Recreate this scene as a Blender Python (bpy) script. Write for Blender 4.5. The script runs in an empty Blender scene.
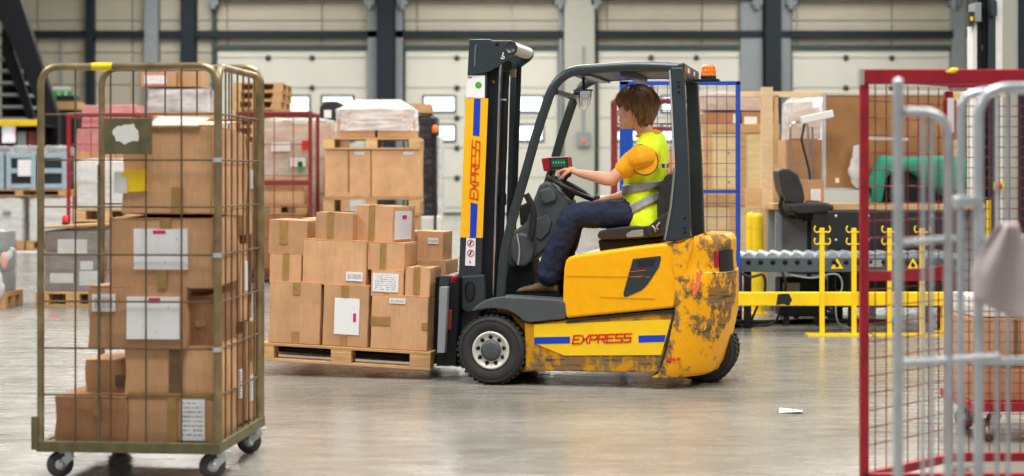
import bpy, bmesh, math, random
from mathutils import Vector, Matrix
random.seed(7)
C = bpy.context.scene.collection
scene = bpy.context.scene

# ------------------------------------------------------------------ camera
FPX, CAMZ, HX, HY = 1610.0, 1.33, 512.0, 176.0
cam_d = bpy.data.cameras.new('camera')
cam_d.sensor_width = 36.0
cam_d.lens = FPX * 36.0 / 1024.0
cam_d.shift_x = 0.0
cam_d.shift_y = -(238.0 - HY) / 1024.0
cam_d.clip_end = 300
cam = bpy.data.objects.new('camera', cam_d)
cam.location = (0, 0, CAMZ)
cam.rotation_euler = (math.radians(90), 0, 0)
C.objects.link(cam)
scene.camera = cam
cam_d.dof.use_dof = True
cam_d.dof.focus_distance = 10.1
cam_d.dof.aperture_fstop = 1.9

# ------------------------------------------------------------------ light
world = bpy.data.worlds.new('world')
scene.world = world
world.use_nodes = True
bg = world.node_tree.nodes['Background']
bg.inputs[0].default_value = (0.93, 0.97, 1.0, 1)
bg.inputs[1].default_value = 0.5
def area(name, loc, sx, sy, power, col=(1, 0.97, 0.92), rot=(0, 0, 0)):
    d = bpy.data.lights.new(name, 'AREA')
    d.shape = 'RECTANGLE'; d.size = sx; d.size_y = sy; d.energy = power; d.color = col
    o = bpy.data.objects.new(name, d); o.location = loc; o.rotation_euler = rot
    C.objects.link(o); return o
for i, x in enumerate((-10.0, 0.0, 10.0)):          # rows of roof lights along the hall
    for j, y in enumerate((6.0, 20.0, 34.0, 47.0)):
        area('roof_light', (x, y, 9.4), 3.0, 9.0, (1900, 1550, 1350, 1500)[j])
vs = scene.view_settings
scene.display_settings.display_device = 'sRGB'
vs.view_transform = 'Standard'; vs.look = 'None'; vs.gamma = 1.0; vs.use_curve_mapping = False
vs.exposure = -0.5
try:
    scene.cycles.use_denoising = True
    scene.cycles.max_bounces = 8
    scene.cycles.transparent_max_bounces = 16
    scene.cycles.sample_clamp_indirect = 6.0
    scene.cycles.caustics_reflective = False
    scene.cycles.caustics_refractive = False
except Exception:
    pass

# ------------------------------------------------------------------ helpers
R = math.radians
def W(x, y, Y):
    """photo pixel at distance Y -> world point"""
    return Vector(((x - HX) * Y / FPX, Y, CAMZ - (y - HY) * Y / FPX))
def ray_local(M, x, y, axis, val):
    """where the sight line of a measured pixel meets the plane local[axis]=val of frame M"""
    Mi = M.inverted()
    o = Mi @ Vector((0, 0, CAMZ))
    d = (Mi.to_3x3() @ Vector(((x - HX) / FPX, 1.0, -(y - HY) / FPX)))
    t = (val - o[axis]) / d[axis]
    return o + d * t
def lin(c):
    c = c / 255.0
    return c / 12.92 if c <= 0.04045 else ((c + 0.055) / 1.055) ** 2.4
def rgb(r, g, b): return (lin(r), lin(g), lin(b), 1.0)

class MB:
    def __init__(self): self.v = []; self.f = []; self.mi = []; self.sm = []; self.uv = {}
    def add(self, vs, fs, mi=0, sm=False):
        n = len(self.v)
        self.v += [tuple(p) for p in vs]
        for f in fs:
            self.f.append([i + n for i in f]); self.mi.append(mi); self.sm.append(sm)
        return self
    def box(self, a, b, mi=0):
        x0, y0, z0 = a; x1, y1, z1 = b
        vs = [(x0,y0,z0),(x1,y0,z0),(x1,y1,z0),(x0,y1,z0),(x0,y0,z1),(x1,y0,z1),(x1,y1,z1),(x0,y1,z1)]
        return self.add(vs, [(0,3,2,1),(4,5,6,7),(0,1,5,4),(1,2,6,5),(2,3,7,6),(3,0,4,7)], mi)
    def obox(self, c, s, rot=None, mi=0):
        m = rot or Matrix.Identity(3); c = Vector(c)
        vs = []
        for z in (-1, 1):
            for (x, y) in ((-1,-1),(1,-1),(1,1),(-1,1)):
                vs.append(c + m @ Vector((x*s[0]/2, y*s[1]/2, z*s[2]/2)))
        return self.add(vs, [(0,3,2,1),(4,5,6,7),(0,1,5,4),(1,2,6,5),(2,3,7,6),(3,0,4,7)], mi)
    def bar(self, p, q, w, h, up=(0, 0, 1), mi=0):
        p = Vector(p); q = Vector(q); d = (q - p); L = d.length; d.normalize()
        up = Vector(up)
        if abs(d.dot(up)) > 0.98: up = Vector((1, 0, 0))
        s = d.cross(up).normalized(); u = s.cross(d)
        m = Matrix((s, d, u)).transposed()
        return self.obox((p + q) / 2, (w, L, h), m, mi)
    def prism(self, poly, y0, y1, mi=0, sm=False):
        """polygon in local x,z extruded along local y"""
        n = len(poly)
        vs = [(p[0], y0, p[1]) for p in poly] + [(p[0], y1, p[1]) for p in poly]
        ar = sum(poly[i][0]*poly[(i+1)%n][1]-poly[(i+1)%n][0]*poly[i][1] for i in range(n))
        fs = [list(range(n)), list(range(2*n-1, n-1, -1))]
        if ar < 0: fs = [f[::-1] for f in fs]
        self.add(vs, fs, mi)
        k = len(self.v) - 2*n
        for i in range(n):
            j = (i+1) % n
            q = [k+i, k+n+i, k+n+j, k+j]
            if ar < 0: q = q[::-1]
            self.f.append(q); self.mi.append(mi); self.sm.append(sm)
        return self
    def tube(self, pts, r, n=8, closed=False, caps=True, mi=0, sm=True, ref=None, ry=None):
        pts = [Vector(p) for p in pts]; N = len(pts)
        rs = r if isinstance(r, (list, tuple)) else [r]*N
        rys = (ry if isinstance(ry, (list, tuple)) else [ry]*N) if ry is not None else rs
        tang = []
        for i in range(N):
            if closed: t = pts[(i+1)%N] - pts[i-1]
            else: t = pts[min(i+1, N-1)] - pts[max(i-1, 0)]
            tang.append(t.normalized())
        t0 = tang[0]
        a = Vector(ref) if ref is not None else (Vector((0,0,1)) if abs(t0.z) < 0.9 else Vector((1,0,0)))
        nrm = (a - t0*a.dot(t0)).normalized()
        vs = []
        for i in range(N):
            t = tang[i]
            if ref is not None: nrm = Vector(ref)
            nrm = (nrm - t*nrm.dot(t)).normalized(); b = t.cross(nrm)
            for k in range(n):
                g = 2*math.pi*k/n
                vs.append(pts[i] + nrm*(math.cos(g)*rs[i]) + b*(math.sin(g)*rys[i]))
        fs = []
        for i in range(N if closed else N-1):
            j = (i+1) % N
            for k in range(n):
                l = (k+1) % n
                fs.append((i*n+k, i*n+l, j*n+l, j*n+k))
        self.add(vs, fs, mi, sm)
        if caps and not closed:
            self.add(vs[:n], [tuple(range(n-1, -1, -1))], mi)
            self.add(vs[-n:], [tuple(range(n))], mi)
        return self
    def rod(self, p, q, r, n=8, mi=0): return self.tube([p, q], r, n, mi=mi)
    def loft(self, rings, mi=0, sm=True, caps=True):
        n = len(rings[0]); vs = [p for r_ in rings for p in r_]; fs = []
        for i in range(len(rings)-1):
            for k in range(n):
                l = (k+1) % n
                fs.append((i*n+k, i*n+l, (i+1)*n+l, (i+1)*n+k))
        self.add(vs, fs, mi, sm)
        if caps:
            self.add(rings[0], [tuple(range(n-1, -1, -1))], mi); self.add(rings[-1], [tuple(range(n))], mi)
        return self
    def lathe(self, prof, c=(0,0,0), axis=(0,0,1), n=24, mi=0, sm=True, caps=True):
        """prof: list of (radius, height along axis)"""
        ax = Vector(axis).normalized(); c = Vector(c)
        a = Vector((0,0,1)) if abs(ax.z) < 0.9 else Vector((1,0,0))
        u = (a - ax*a.dot(ax)).normalized(); w = ax.cross(u)
        rings = [[c + ax*h + u*(math.cos(2*math.pi*k/n)*r_) + w*(math.sin(2*math.pi*k/n)*r_) for k in range(n)] for r_, h in prof]
        return self.loft(rings, mi, sm, caps)
    def ball(self, c, r, n=12, m=8, mi=0, rot=None):
        c = Vector(c); r = r if isinstance(r, (tuple, list)) else (r, r, r); rot = rot or Matrix.Identity(3)
        rings = []
        for i in range(m+1):
            t = math.pi*(0.02 + 0.96*i/m); rings.append([c + rot @ Vector((r[0]*math.sin(t)*math.cos(2*math.pi*k/n), r[1]*math.sin(t)*math.sin(2*math.pi*k/n), -r[2]*math.cos(t))) for k in range(n)])
        return self.loft(rings, mi, True)
    def quad(self, pts, mi=0):
        n = len(self.v); self.add(pts, [(0,1,2,3)], mi)
        self.uv[len(self.f)-1] = [(0,0),(1,0),(1,1),(0,1)]; return self
    def build(self, name, mat, parent=None, bevel=0.0, seg=2, ang=35):
        me = bpy.data.meshes.new(name)
        me.from_pydata(self.v, [], self.f)
        for m in (mat if isinstance(mat, (list, tuple)) else [mat]): me.materials.append(m)
        me.polygons.foreach_set('material_index', self.mi)
        me.polygons.foreach_set('use_smooth', self.sm)
        if self.uv:
            ul = me.uv_layers.new(name='UVMap')
            for fi, uvs in self.uv.items():
                for k, li in enumerate(me.polygons[fi].loop_indices): ul.data[li].uv = uvs[k]
        me.update()
        o = bpy.data.objects.new(name, me); C.objects.link(o)
        if parent is not None: o.parent = parent
        if bevel:
            md = o.modifiers.new('bevel', 'BEVEL'); md.width = bevel; md.segments = seg
            md.limit_method = 'ANGLE'; md.angle_limit = R(ang)
        return o

def arc_path(pts, rad, n=6):
    pts = [Vector(p) for p in pts]; out = [pts[0]]
    for i in range(1, len(pts)-1):
        p, a, b = pts[i], pts[i-1], pts[i+1]
        r_ = rad[i-1] if isinstance(rad, (list, tuple)) else rad
        d1 = (a-p).normalized(); d2 = (b-p).normalized()
        r_ = min(r_, (a-p).length*0.49, (b-p).length*0.49)
        s, e = p + d1*r_, p + d2*r_
        for k in range(n+1):
            t = k/n
            out.append(s*(1-t)**2 + p*2*t*(1-t) + e*t*t)
    out.append(pts[-1]); return out
def smooth_path(pts, sub=6):
    pts = [Vector(p) for p in pts]; out = []
    for i in range(len(pts)-1):
        p0, p1, p2, p3 = pts[max(i-1,0)], pts[i], pts[i+1], pts[min(i+2, len(pts)-1)]
        for k in range(sub):
            t = k/sub
            out.append(0.5*((2*p1)+(-p0+p2)*t+(2*p0-5*p1+4*p2-p3)*t*t+(-p0+3*p1-3*p2+p3)*t**3))
    out.append(pts[-1]); return out
def smooth_vals(v, sub=6):
    return [p.x for p in smooth_path([(a, 0, 0) for a in v], sub)]

def thing(name, label, cat, loc=(0,0,0), rot=(0,0,0), group=None):
    o = bpy.data.objects.new(name, None); C.objects.link(o)
    o.location = loc; o.rotation_euler = rot; o.empty_display_size = 0.2
    return tag(o, label, cat, group)
def tag(o, label, cat, group=None):
    o['label'] = label; o['category'] = cat
    if group: o['group'] = group
    return o
def struct(o, label=None, cat='structure'):
    o['kind'] = 'structure'
    if label: o['label'] = label; o['category'] = cat
    return o
def frame(loc, rot): return Matrix.Translation(Vector(loc)) @ (Matrix.Rotation(rot[2], 4, 'Z') @ Matrix.Rotation(rot[1], 4, 'Y') @ Matrix.Rotation(rot[0], 4, 'X'))
def dup(src, parent=None, name=None, loc=None):
    o = src.copy(); C.objects.link(o)
    if parent is not None: o.parent = parent
    if loc is not None: o.location = loc
    return o

# ------------------------------------------------------------------ materials
def newmat(name):
    m = bpy.data.materials.new(name); m.use_nodes = True
    nt = m.node_tree; return m, nt, nt.nodes['Principled BSDF']
def N(nt, t, **kw):
    n = nt.nodes.new(t)
    for k, v in kw.items():
        if k.startswith('i_'):
            key = k[2:]
            n.inputs[int(key) if key.isdigit() else key].default_value = v
        else: setattr(n, k, v)
    return n
def ramp(nt, stops, interp='LINEAR'):
    n = nt.nodes.new('ShaderNodeValToRGB'); cr = n.color_ramp; cr.interpolation = interp
    while len(cr.elements) < len(stops): cr.elements.new(0.5)
    for e, (p, c) in zip(cr.elements, stops): e.position = p; e.color = c
    return n
def mixc(nt, fac, a, b, mode='MIX'):
    n = nt.nodes.new('ShaderNodeMix'); n.data_type = 'RGBA'; n.blend_type = mode
    L = nt.links
    for sock, v in ((n.inputs[0], fac), (n.inputs[6], a), (n.inputs[7], b)):
        if hasattr(v, 'is_output'): L.new(v, sock)
        else: sock.default_value = v
    return n.outputs[2]
def objcoord(nt, scale=(1,1,1), world=False):
    if world:
        g = N(nt, 'ShaderNodeNewGeometry').outputs['Position']
    else: g = N(nt, 'ShaderNodeTexCoord').outputs['Object']
    mp = N(nt, 'ShaderNodeMapping'); mp.inputs['Scale'].default_value = scale
    nt.links.new(g, mp.inputs['Vector']); return mp.outputs[0]
def noise(nt, vec, scale, detail=4, rough=0.55):
    n = N(nt, 'ShaderNodeTexNoise', i_Scale=scale, i_Detail=detail, i_Roughness=rough)
    nt.links.new(vec, n.inputs['Vector']); return n.outputs['Fac']
def bump(nt, bs, h, strength, dist=0.01):
    b = N(nt, 'ShaderNodeBump', i_Strength=strength, i_Distance=dist)
    nt.links.new(h, b.inputs['Height']); nt.links.new(b.outputs[0], bs.inputs['Normal'])
def pm(name, col, rough=0.5, metal=0.0, var=0.12, scale=6.0, bmp=0.0, bscale=40.0, spec=0.5, coat=0.0, stretch=(1,1,1)):
    """painted / plastic / metal surface with mild tone variation"""
    m, nt, b = newmat(name)
    v = objcoord(nt, stretch); f = noise(nt, v, scale, 5)
    dark = tuple(c*(1-var) for c in col[:3]) + (1,); lite = tuple(min(1, c*(1+var)) for c in col[:3]) + (1,)
    rp = ramp(nt, [(0.3, dark), (0.7, lite)]); nt.links.new(f, rp.inputs[0])
    nt.links.new(rp.outputs[0], b.inputs['Base Color'])
    b.inputs['Roughness'].default_value = rough; b.inputs['Metallic'].default_value = metal
    b.inputs['Specular IOR Level'].default_value = spec; b.inputs['Coat Weight'].default_value = coat
    if bmp: bump(nt, b, noise(nt, v, bscale, 3), bmp)
    return m
def cardboard(name, col):
    m, nt, b = newmat(name)
    v = objcoord(nt); L = nt.links
    oi = N(nt, 'ShaderNodeObjectInfo')
    big = noise(nt, v, 5.0, 4); fine = noise(nt, objcoord(nt, (180, 180, 6)), 1.0, 2)
    r1 = ramp(nt, [(0.3, tuple(c*0.86 for c in col[:3])+(1,)), (0.7, tuple(c*1.1 for c in col[:3])+(1,))]); L.new(big, r1.inputs[0])
    r2 = ramp(nt, [(0.3, (0.9,0.9,0.9,1)), (0.7, (1.06,1.06,1.06,1))]); L.new(fine, r2.inputs[0])
    r3 = ramp(nt, [(0.0, (0.78,0.77,0.76,1)), (1.0, (1.12,1.12,1.12,1))]); L.new(oi.outputs['Random'], r3.inputs[0])
    c = mixc(nt, 1.0, r1.outputs[0], r2.outputs[0], 'MULTIPLY'); c = mixc(nt, 1.0, c, r3.outputs[0], 'MULTIPLY')
    L.new(c, b.inputs['Base Color']); b.inputs['Roughness'].default_value = 0.75; b.inputs['Specular IOR Level'].default_value = 0.25
    bump(nt, b, noise(nt, objcoord(nt, (150, 150, 8)), 1.0, 2), 0.12, 0.002)
    return m
def wood(name, col, dark=0.55):
    m, nt, b = newmat(name); L = nt.links
    v = objcoord(nt, (2.0, 14, 14)); f = noise(nt, v, 2.2, 6, 0.6)
    oi = N(nt, 'ShaderNodeObjectInfo')
    rp = ramp(nt, [(0.25, tuple(c*dark for c in col[:3])+(1,)), (0.5, col), (0.8, tuple(min(1,c*1.15) for c in col[:3])+(1,))]); L.new(f, rp.inputs[0])
    r3 = ramp(nt, [(0.0, (0.8,0.79,0.78,1)), (1.0, (1.1,1.1,1.1,1))]); L.new(oi.outputs['Random'], r3.inputs[0])
    L.new(mixc(nt, 1.0, rp.outputs[0], r3.outputs[0], 'MULTIPLY'), b.inputs['Base Color'])
    b.inputs['Roughness'].default_value = 0.7; bump(nt, b, f, 0.2, 0.004); return m
def label_mat(name, rows=9.0, dens=34.0, fill=0.5, ink=(0.03,0.03,0.05,1), paper=(0.84,0.85,0.88,1), barcode=False):
    """white paper with rows of small print, drawn in the label's own UV"""
    m, nt, b = newmat(name); L = nt.links
    uv = N(nt, 'ShaderNodeUVMap').outputs[0]
    sep = N(nt, 'ShaderNodeSeparateXYZ'); L.new(uv, sep.inputs[0])
    def mth(op, a, bb=None):
        n = N(nt, 'ShaderNodeMath', operation=op)
        for k, s in enumerate((a, bb)):
            if s is None: continue
            if hasattr(s, 'is_output'): L.new(s, n.inputs[k])
            else: n.inputs[k].default_value = s
        return n.outputs[0]
    row = mth('FLOOR', mth('MULTIPLY', sep.outputs[1], rows)); fr = mth('FRACT', mth('MULTIPLY', sep.outputs[1], rows))
    cmb = N(nt, 'ShaderNodeCombineXYZ'); L.new(mth('MULTIPLY', sep.outputs[0], dens), cmb.inputs[0])
    if not barcode: L.new(mth('MULTIPLY', row, 7.31), cmb.inputs[1])
    n = N(nt, 'ShaderNodeTexNoise', i_Scale=1.0, i_Detail=1.0); L.new(cmb.outputs[0], n.inputs['Vector'])
    t = mth('GREATER_THAN', n.outputs['Fac'], 1-fill if not barcode else 0.5)
    inrow = mth('LESS_THAN', fr, 0.45) if not barcode else mth('LESS_THAN', mth('ABSOLUTE', mth('SUBTRACT', sep.outputs[1], 0.5)), 0.28)
    inx = mth('LESS_THAN', mth('ABSOLUTE', mth('SUBTRACT', sep.outputs[0], 0.5)), 0.42)
    iny = mth('LESS_THAN', mth('ABSOLUTE', mth('SUBTRACT', sep.outputs[1], 0.5)), 0.42)
    f = mth('MULTIPLY', mth('MULTIPLY', t, inrow), mth('MULTIPLY', inx, iny)); f = mth('MULTIPLY', f, 0.75)
    L.new(mixc(nt, f, paper, ink), b.inputs['Base Color']); b.inputs['Roughness'].default_value = 0.45
    return m
def wrapmat(name, tint, alpha=0.45):
    """crinkled stretch film: see-through plastic with glossy folds"""
    m, nt, b = newmat(name); L = nt.links
    v = objcoord(nt, (1.5, 1.5, 3.2)); f = noise(nt, v, 2.2, 4, 0.5)
    b.inputs['Base Color'].default_value = tint; b.inputs['Roughness'].default_value = 0.25
    rp = ramp(nt, [(0.35, (alpha*0.75,)*3+(1,)), (0.65, (min(1, alpha*1.4),)*3+(1,))]); L.new(f, rp.inputs[0])
    L.new(rp.outputs[0], b.inputs['Alpha']); bump(nt, b, noise(nt, objcoord(nt, (2, 2, 5)), 3.0, 5, 0.6), 0.6, 0.03); return m

M = {}
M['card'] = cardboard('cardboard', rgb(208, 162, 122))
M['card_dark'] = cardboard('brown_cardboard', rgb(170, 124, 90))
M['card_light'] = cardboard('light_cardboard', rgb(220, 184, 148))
M['tape'] = pm('brown_tape', rgb(160, 126, 72), 0.3, var=0.15, scale=20)
M['tape_dark'] = pm('dark_tape', rgb(110, 88, 58), 0.3, var=0.15, scale=20)
M['label'] = label_mat('printed_label')
M['label_bar'] = label_mat('barcode_label', dens=60, barcode=True)
M['label_plain'] = label_mat('delivery_note', rows=7, dens=16, fill=0.3, ink=(0.3,0.3,0.36,1))
M['magenta'] = pm('magenta_print', rgb(214, 30, 110), 0.5, var=0.05)
M['pal_wood'] = wood('pallet_wood', rgb(200, 158, 108))
M['pine'] = wood('pine_wood', rgb(226, 184, 132), 0.8)
M['ply'] = wood('plywood', rgb(226, 200, 150), 0.85)
M['steel'] = pm('galvanised_steel', rgb(206, 212, 218), 0.36, 0.55, var=0.12, scale=14)
M['brass'] = pm('yellow_passivated_steel', rgb(146, 130, 98), 0.36, 0.6, var=0.4, scale=9)
M['wire'] = pm('dull_wire', rgb(116, 96, 72), 0.45, 0.6, var=0.3, scale=12)
M['olive'] = pm('olive_plate_paint', rgb(98, 93, 62), 0.5, var=0.3, scale=18)
M['frame_dk'] = pm('weathered_steel', rgb(110, 104, 88), 0.5, 0.5, var=0.3, scale=10)
M['rubber'] = pm('tyre_rubber', rgb(46, 45, 45), 0.8, var=0.25, scale=14, bmp=0.2, bscale=60)
M['wheel_grey'] = pm('caster_tyre', rgb(70, 62, 66), 0.6, var=0.15)
M['char'] = pm('charcoal_paint', rgb(46, 55, 60), 0.3, var=0.12, scale=7)
M['char2'] = pm('grey_plastic', rgb(72, 78, 82), 0.55, var=0.1, scale=9, bmp=0.1, bscale=300)
M['black'] = pm('black_plastic', rgb(26, 27, 29), 0.5, var=0.2)
M['chrome'] = pm('chrome', rgb(215, 216, 220), 0.15, 1.0, var=0.04)
M['silver'] = pm('silver_rim_paint', rgb(214, 212, 206), 0.4, 0.2, var=0.1, scale=20)
M['blue'] = pm('blue_decal', rgb(18, 62, 196), 0.35, var=0.04)
M['red_ink'] = pm('red_lettering', rgb(222, 44, 30), 0.4, var=0.04)
M['orange_ink'] = pm('orange_lettering', rgb(226, 84, 24), 0.4, var=0.04)
M['decal'] = pm('yellow_decal', rgb(250, 206, 24), 0.35, var=0.04)
M['white'] = pm('white_paint', rgb(226, 226, 222), 0.5, var=0.05)
M['red'] = pm('red_cage_paint', rgb(158, 22, 40), 0.4, var=0.25, scale=11)
M['red_old'] = pm('dull_red_paint', rgb(126, 40, 42), 0.55, var=0.25, scale=8)
M['red_wire'] = pm('dark_red_wire', rgb(122, 20, 40), 0.5, var=0.15)
M['blue_wire'] = pm('dark_blue_wire', rgb(28, 52, 112), 0.5, var=0.15)
M['pine_pale'] = wood('pale_pine', rgb(240, 208, 164), 0.86)
M['bluep'] = pm('blue_cage_paint', rgb(20, 70, 172), 0.4, var=0.1)
M['amber'] = pm('amber_lens', rgb(255, 110, 10), 0.25, var=0.05, coat=0.6)
M['ylw'] = pm('safety_yellow', rgb(246, 208, 14), 0.45, var=0.1, scale=5)
M['wrap_white'] = wrapmat('white_stretch_film', (0.85,0.86,0.88,1), 0.5)
M['wrap_clear'] = wrapmat('clear_stretch_film', (0.8,0.83,0.85,1), 0.3)
M['wrap_grey'] = wrapmat('grey_stretch_film', (0.5,0.5,0.52,1), 0.3)
M['wrap_black'] = wrapmat('black_stretch_film', (0.02,0.02,0.025,1), 0.97)
M['decal_o'] = pm('orange_yellow_decal', rgb(250, 186, 14), 0.35, var=0.04)

def worn_yellow(name, base, wear, lo, hi, speck=0.6):
    """yellow truck paint with scraped, rusty, sooty patches"""
    m, nt, b = newmat(name); L = nt.links
    v = objcoord(nt, (1, 1, 0.75))
    big = noise(nt, v, 3.1, 3); fine = noise(nt, v, 15, 8, 0.7); scr = noise(nt, objcoord(nt, (3, 3, 40)), 1.4, 4)
    ma = N(nt, 'ShaderNodeMath', operation='MULTIPLY'); L.new(big, ma.inputs[0]); L.new(fine, ma.inputs[1])
    msk = ramp(nt, [(lo, (0,0,0,1)), (hi, (1,1,1,1))]); L.new(ma.outputs[0], msk.inputs[0])
    tone = ramp(nt, [(0.3, tuple(c*0.9 for c in base[:3])+(1,)), (0.7, tuple(min(1,c*1.06) for c in base[:3])+(1,))]); L.new(fine, tone.inputs[0])
    dirt = ramp(nt, [(0.35, rgb(54, 46, 36)), (0.5, rgb(120, 104, 78)), (0.62, rgb(150, 88, 22))]); L.new(scr, dirt.inputs[0])
    spk = ramp(nt, [(0.64, (0,0,0,1)), (0.70, (1,1,1,1))]); L.new(noise(nt, v, 42, 5, 0.7), spk.inputs[0])
    mx = N(nt, 'ShaderNodeMath', operation='MAXIMUM'); L.new(msk.outputs[0], mx.inputs[0])
    sm_ = N(nt, 'ShaderNodeMath', operation='MULTIPLY', i_1=speck); L.new(spk.outputs[0], sm_.inputs[0]); L.new(sm_.outputs[0], mx.inputs[1])
    f = N(nt, 'ShaderNodeMath', operation='MULTIPLY', i_1=wear); L.new(mx.outputs[0], f.inputs[0])
    L.new(mixc(nt, f.outputs[0], tone.outputs[0], dirt.outputs[0]), b.inputs['Base Color'])
    rr = ramp(nt, [(0, (0.35,)*3+(1,)), (1, (0.75,)*3+(1,))]); L.new(f.outputs[0], rr.inputs[0]); L.new(rr.outputs[0], b.inputs['Roughness'])
    b.inputs['Specular IOR Level'].default_value = 0.35
    bump(nt, b, msk.outputs[0], -0.25, 0.004)
    return m
M['hood'] = worn_yellow('hood_paint', rgb(255, 178, 0), 0.75, 0.40, 0.46, 0.0)
M['cw'] = worn_yellow('counterweight_paint', rgb(250, 176, 2), 0.95, 0.245, 0.295, 0.8)
M['sill'] = worn_yellow('sill_paint', rgb(206, 148, 14), 0.95, 0.235, 0.30)

def concrete():
    m, nt, b = newmat('polished_concrete'); L = nt.links
    v = objcoord(nt, (1,1,1)); big = noise(nt, objcoord(nt, (0.35, 0.9, 1)), 1.0, 6, 0.6); f2 = noise(nt, objcoord(nt, (1.5, 5, 1)), 2.0, 8, 0.7)
    r1 = ramp(nt, [(0.3, rgb(116, 114, 108)), (0.5, rgb(138, 135, 128)), (0.72, rgb(156, 152, 143))]); L.new(big, r1.inputs[0])
    r2 = ramp(nt, [(0.3, (0.86,0.86,0.86,1)), (0.6, (1.04,1.04,1.04,1))]); L.new(f2, r2.inputs[0])
    L.new(mixc(nt, 1.0, r1.outputs[0], r2.outputs[0], 'MULTIPLY'), b.inputs['Base Color'])
    rr = ramp(nt, [(0.3, (0.16,)*3+(1,)), (0.7, (0.34,)*3+(1,))]); L.new(f2, rr.inputs[0]); L.new(rr.outputs[0], b.inputs['Roughness'])
    b.inputs['Specular IOR Level'].default_value = 0.5
    bump(nt, b, noise(nt, v, 9.0, 4), 0.03, 0.01)
    return m
M['floor'] = concrete()
M['clad'] = pm('wall_cladding', rgb(186, 180, 163), 0.6, var=0.05, scale=1.5)
M['door'] = pm('dock_door_paint', rgb(208, 207, 197), 0.5, var=0.03, scale=1.2)
M['steel_dk'] = pm('dark_column_paint', rgb(26, 36, 46), 0.65, var=0.1, spec=0.3)
M['green_dk'] = pm('dark_green_seal', rgb(44, 62, 58), 0.6, var=0.1)
M['grey_col'] = pm('grey_column_paint', rgb(134, 142, 146), 0.6, var=0.06)
M['pale_col'] = pm('pale_column_paint', rgb(172, 173, 162), 0.6, var=0.04)
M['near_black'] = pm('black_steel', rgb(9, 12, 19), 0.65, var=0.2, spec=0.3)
m, nt, b = newmat('daylit_pane'); b.inputs['Base Color'].default_value = (0.8,0.9,0.95,1); b.inputs['Emission Color'].default_value = (0.88,0.97,1,1); b.inputs['Emission Strength'].default_value = 2.2; b.inputs['Roughness'].default_value = 0.1
M['pane'] = m
m, nt, b = newmat('exit_sign_green'); b.inputs['Base Color'].default_value = rgb(20,150,70); b.inputs['Emission Color'].default_value = rgb(30,170,80); b.inputs['Emission Strength'].default_value = 0.25
M['exit'] = m
m, nt, b = newmat('screen_glow'); b.inputs['Base Color'].default_value = (0.01,0.02,0.015,1); b.inputs['Emission Color'].default_value = rgb(70,150,100); b.inputs['Emission Strength'].default_value = 0.35; b.inputs['Roughness'].default_value = 0.15
M['lcd'] = m
m, nt, b = newmat('mirror_glass'); b.inputs['Metallic'].default_value = 1; b.inputs['Base Color'].default_value = (0.9,0.9,0.92,1); b.inputs['Roughness'].default_value = 0.03
M['mirror'] = m
# ------------------------------------------------------------------ the hall
YW = 55.0
struct(MB().box((-28, -6, -0.2), (28, 56, 0)).build('floor', M['floor']))
struct(MB().box((-28, -6, 10.0), (28, 56, 10.2)).build('ceiling', M['pale_col']))
wl = struct(MB().box((-28.2, -6, 0), (-28, 56, 10)).build('wall_left', M['clad']))
wr = struct(MB().box((28, -6, 0), (28.2, 56, 10)).build('wall_right', M['clad']))
wb = struct(MB().box((-28, YW+0.25, 0), (28, YW+0.5, 10)).build('wall_back', M['clad']))
pw, ph = 3.25, 1.1
proto = None
for i in range(-6, 6):
    for j in range(9):
        x = i*pw; z = 0.05 + j*ph
        if j < 5 and i > -4: continue                      # the dock doors stand here
        if proto is None:
            mb = MB().box((0.02, 0, 0.02), (pw-0.02, 0.12, ph-0.02))
            for k in range(1, 6): mb.box((0.02, -0.012, k*ph/6-0.02), (pw-0.02, 0, k*ph/6+0.02))
            proto = mb.build('panel', M['clad'], wb)
            o = proto
        else: o = dup(proto, wb)
        o.location = (x, YW+0.13, z)
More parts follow.
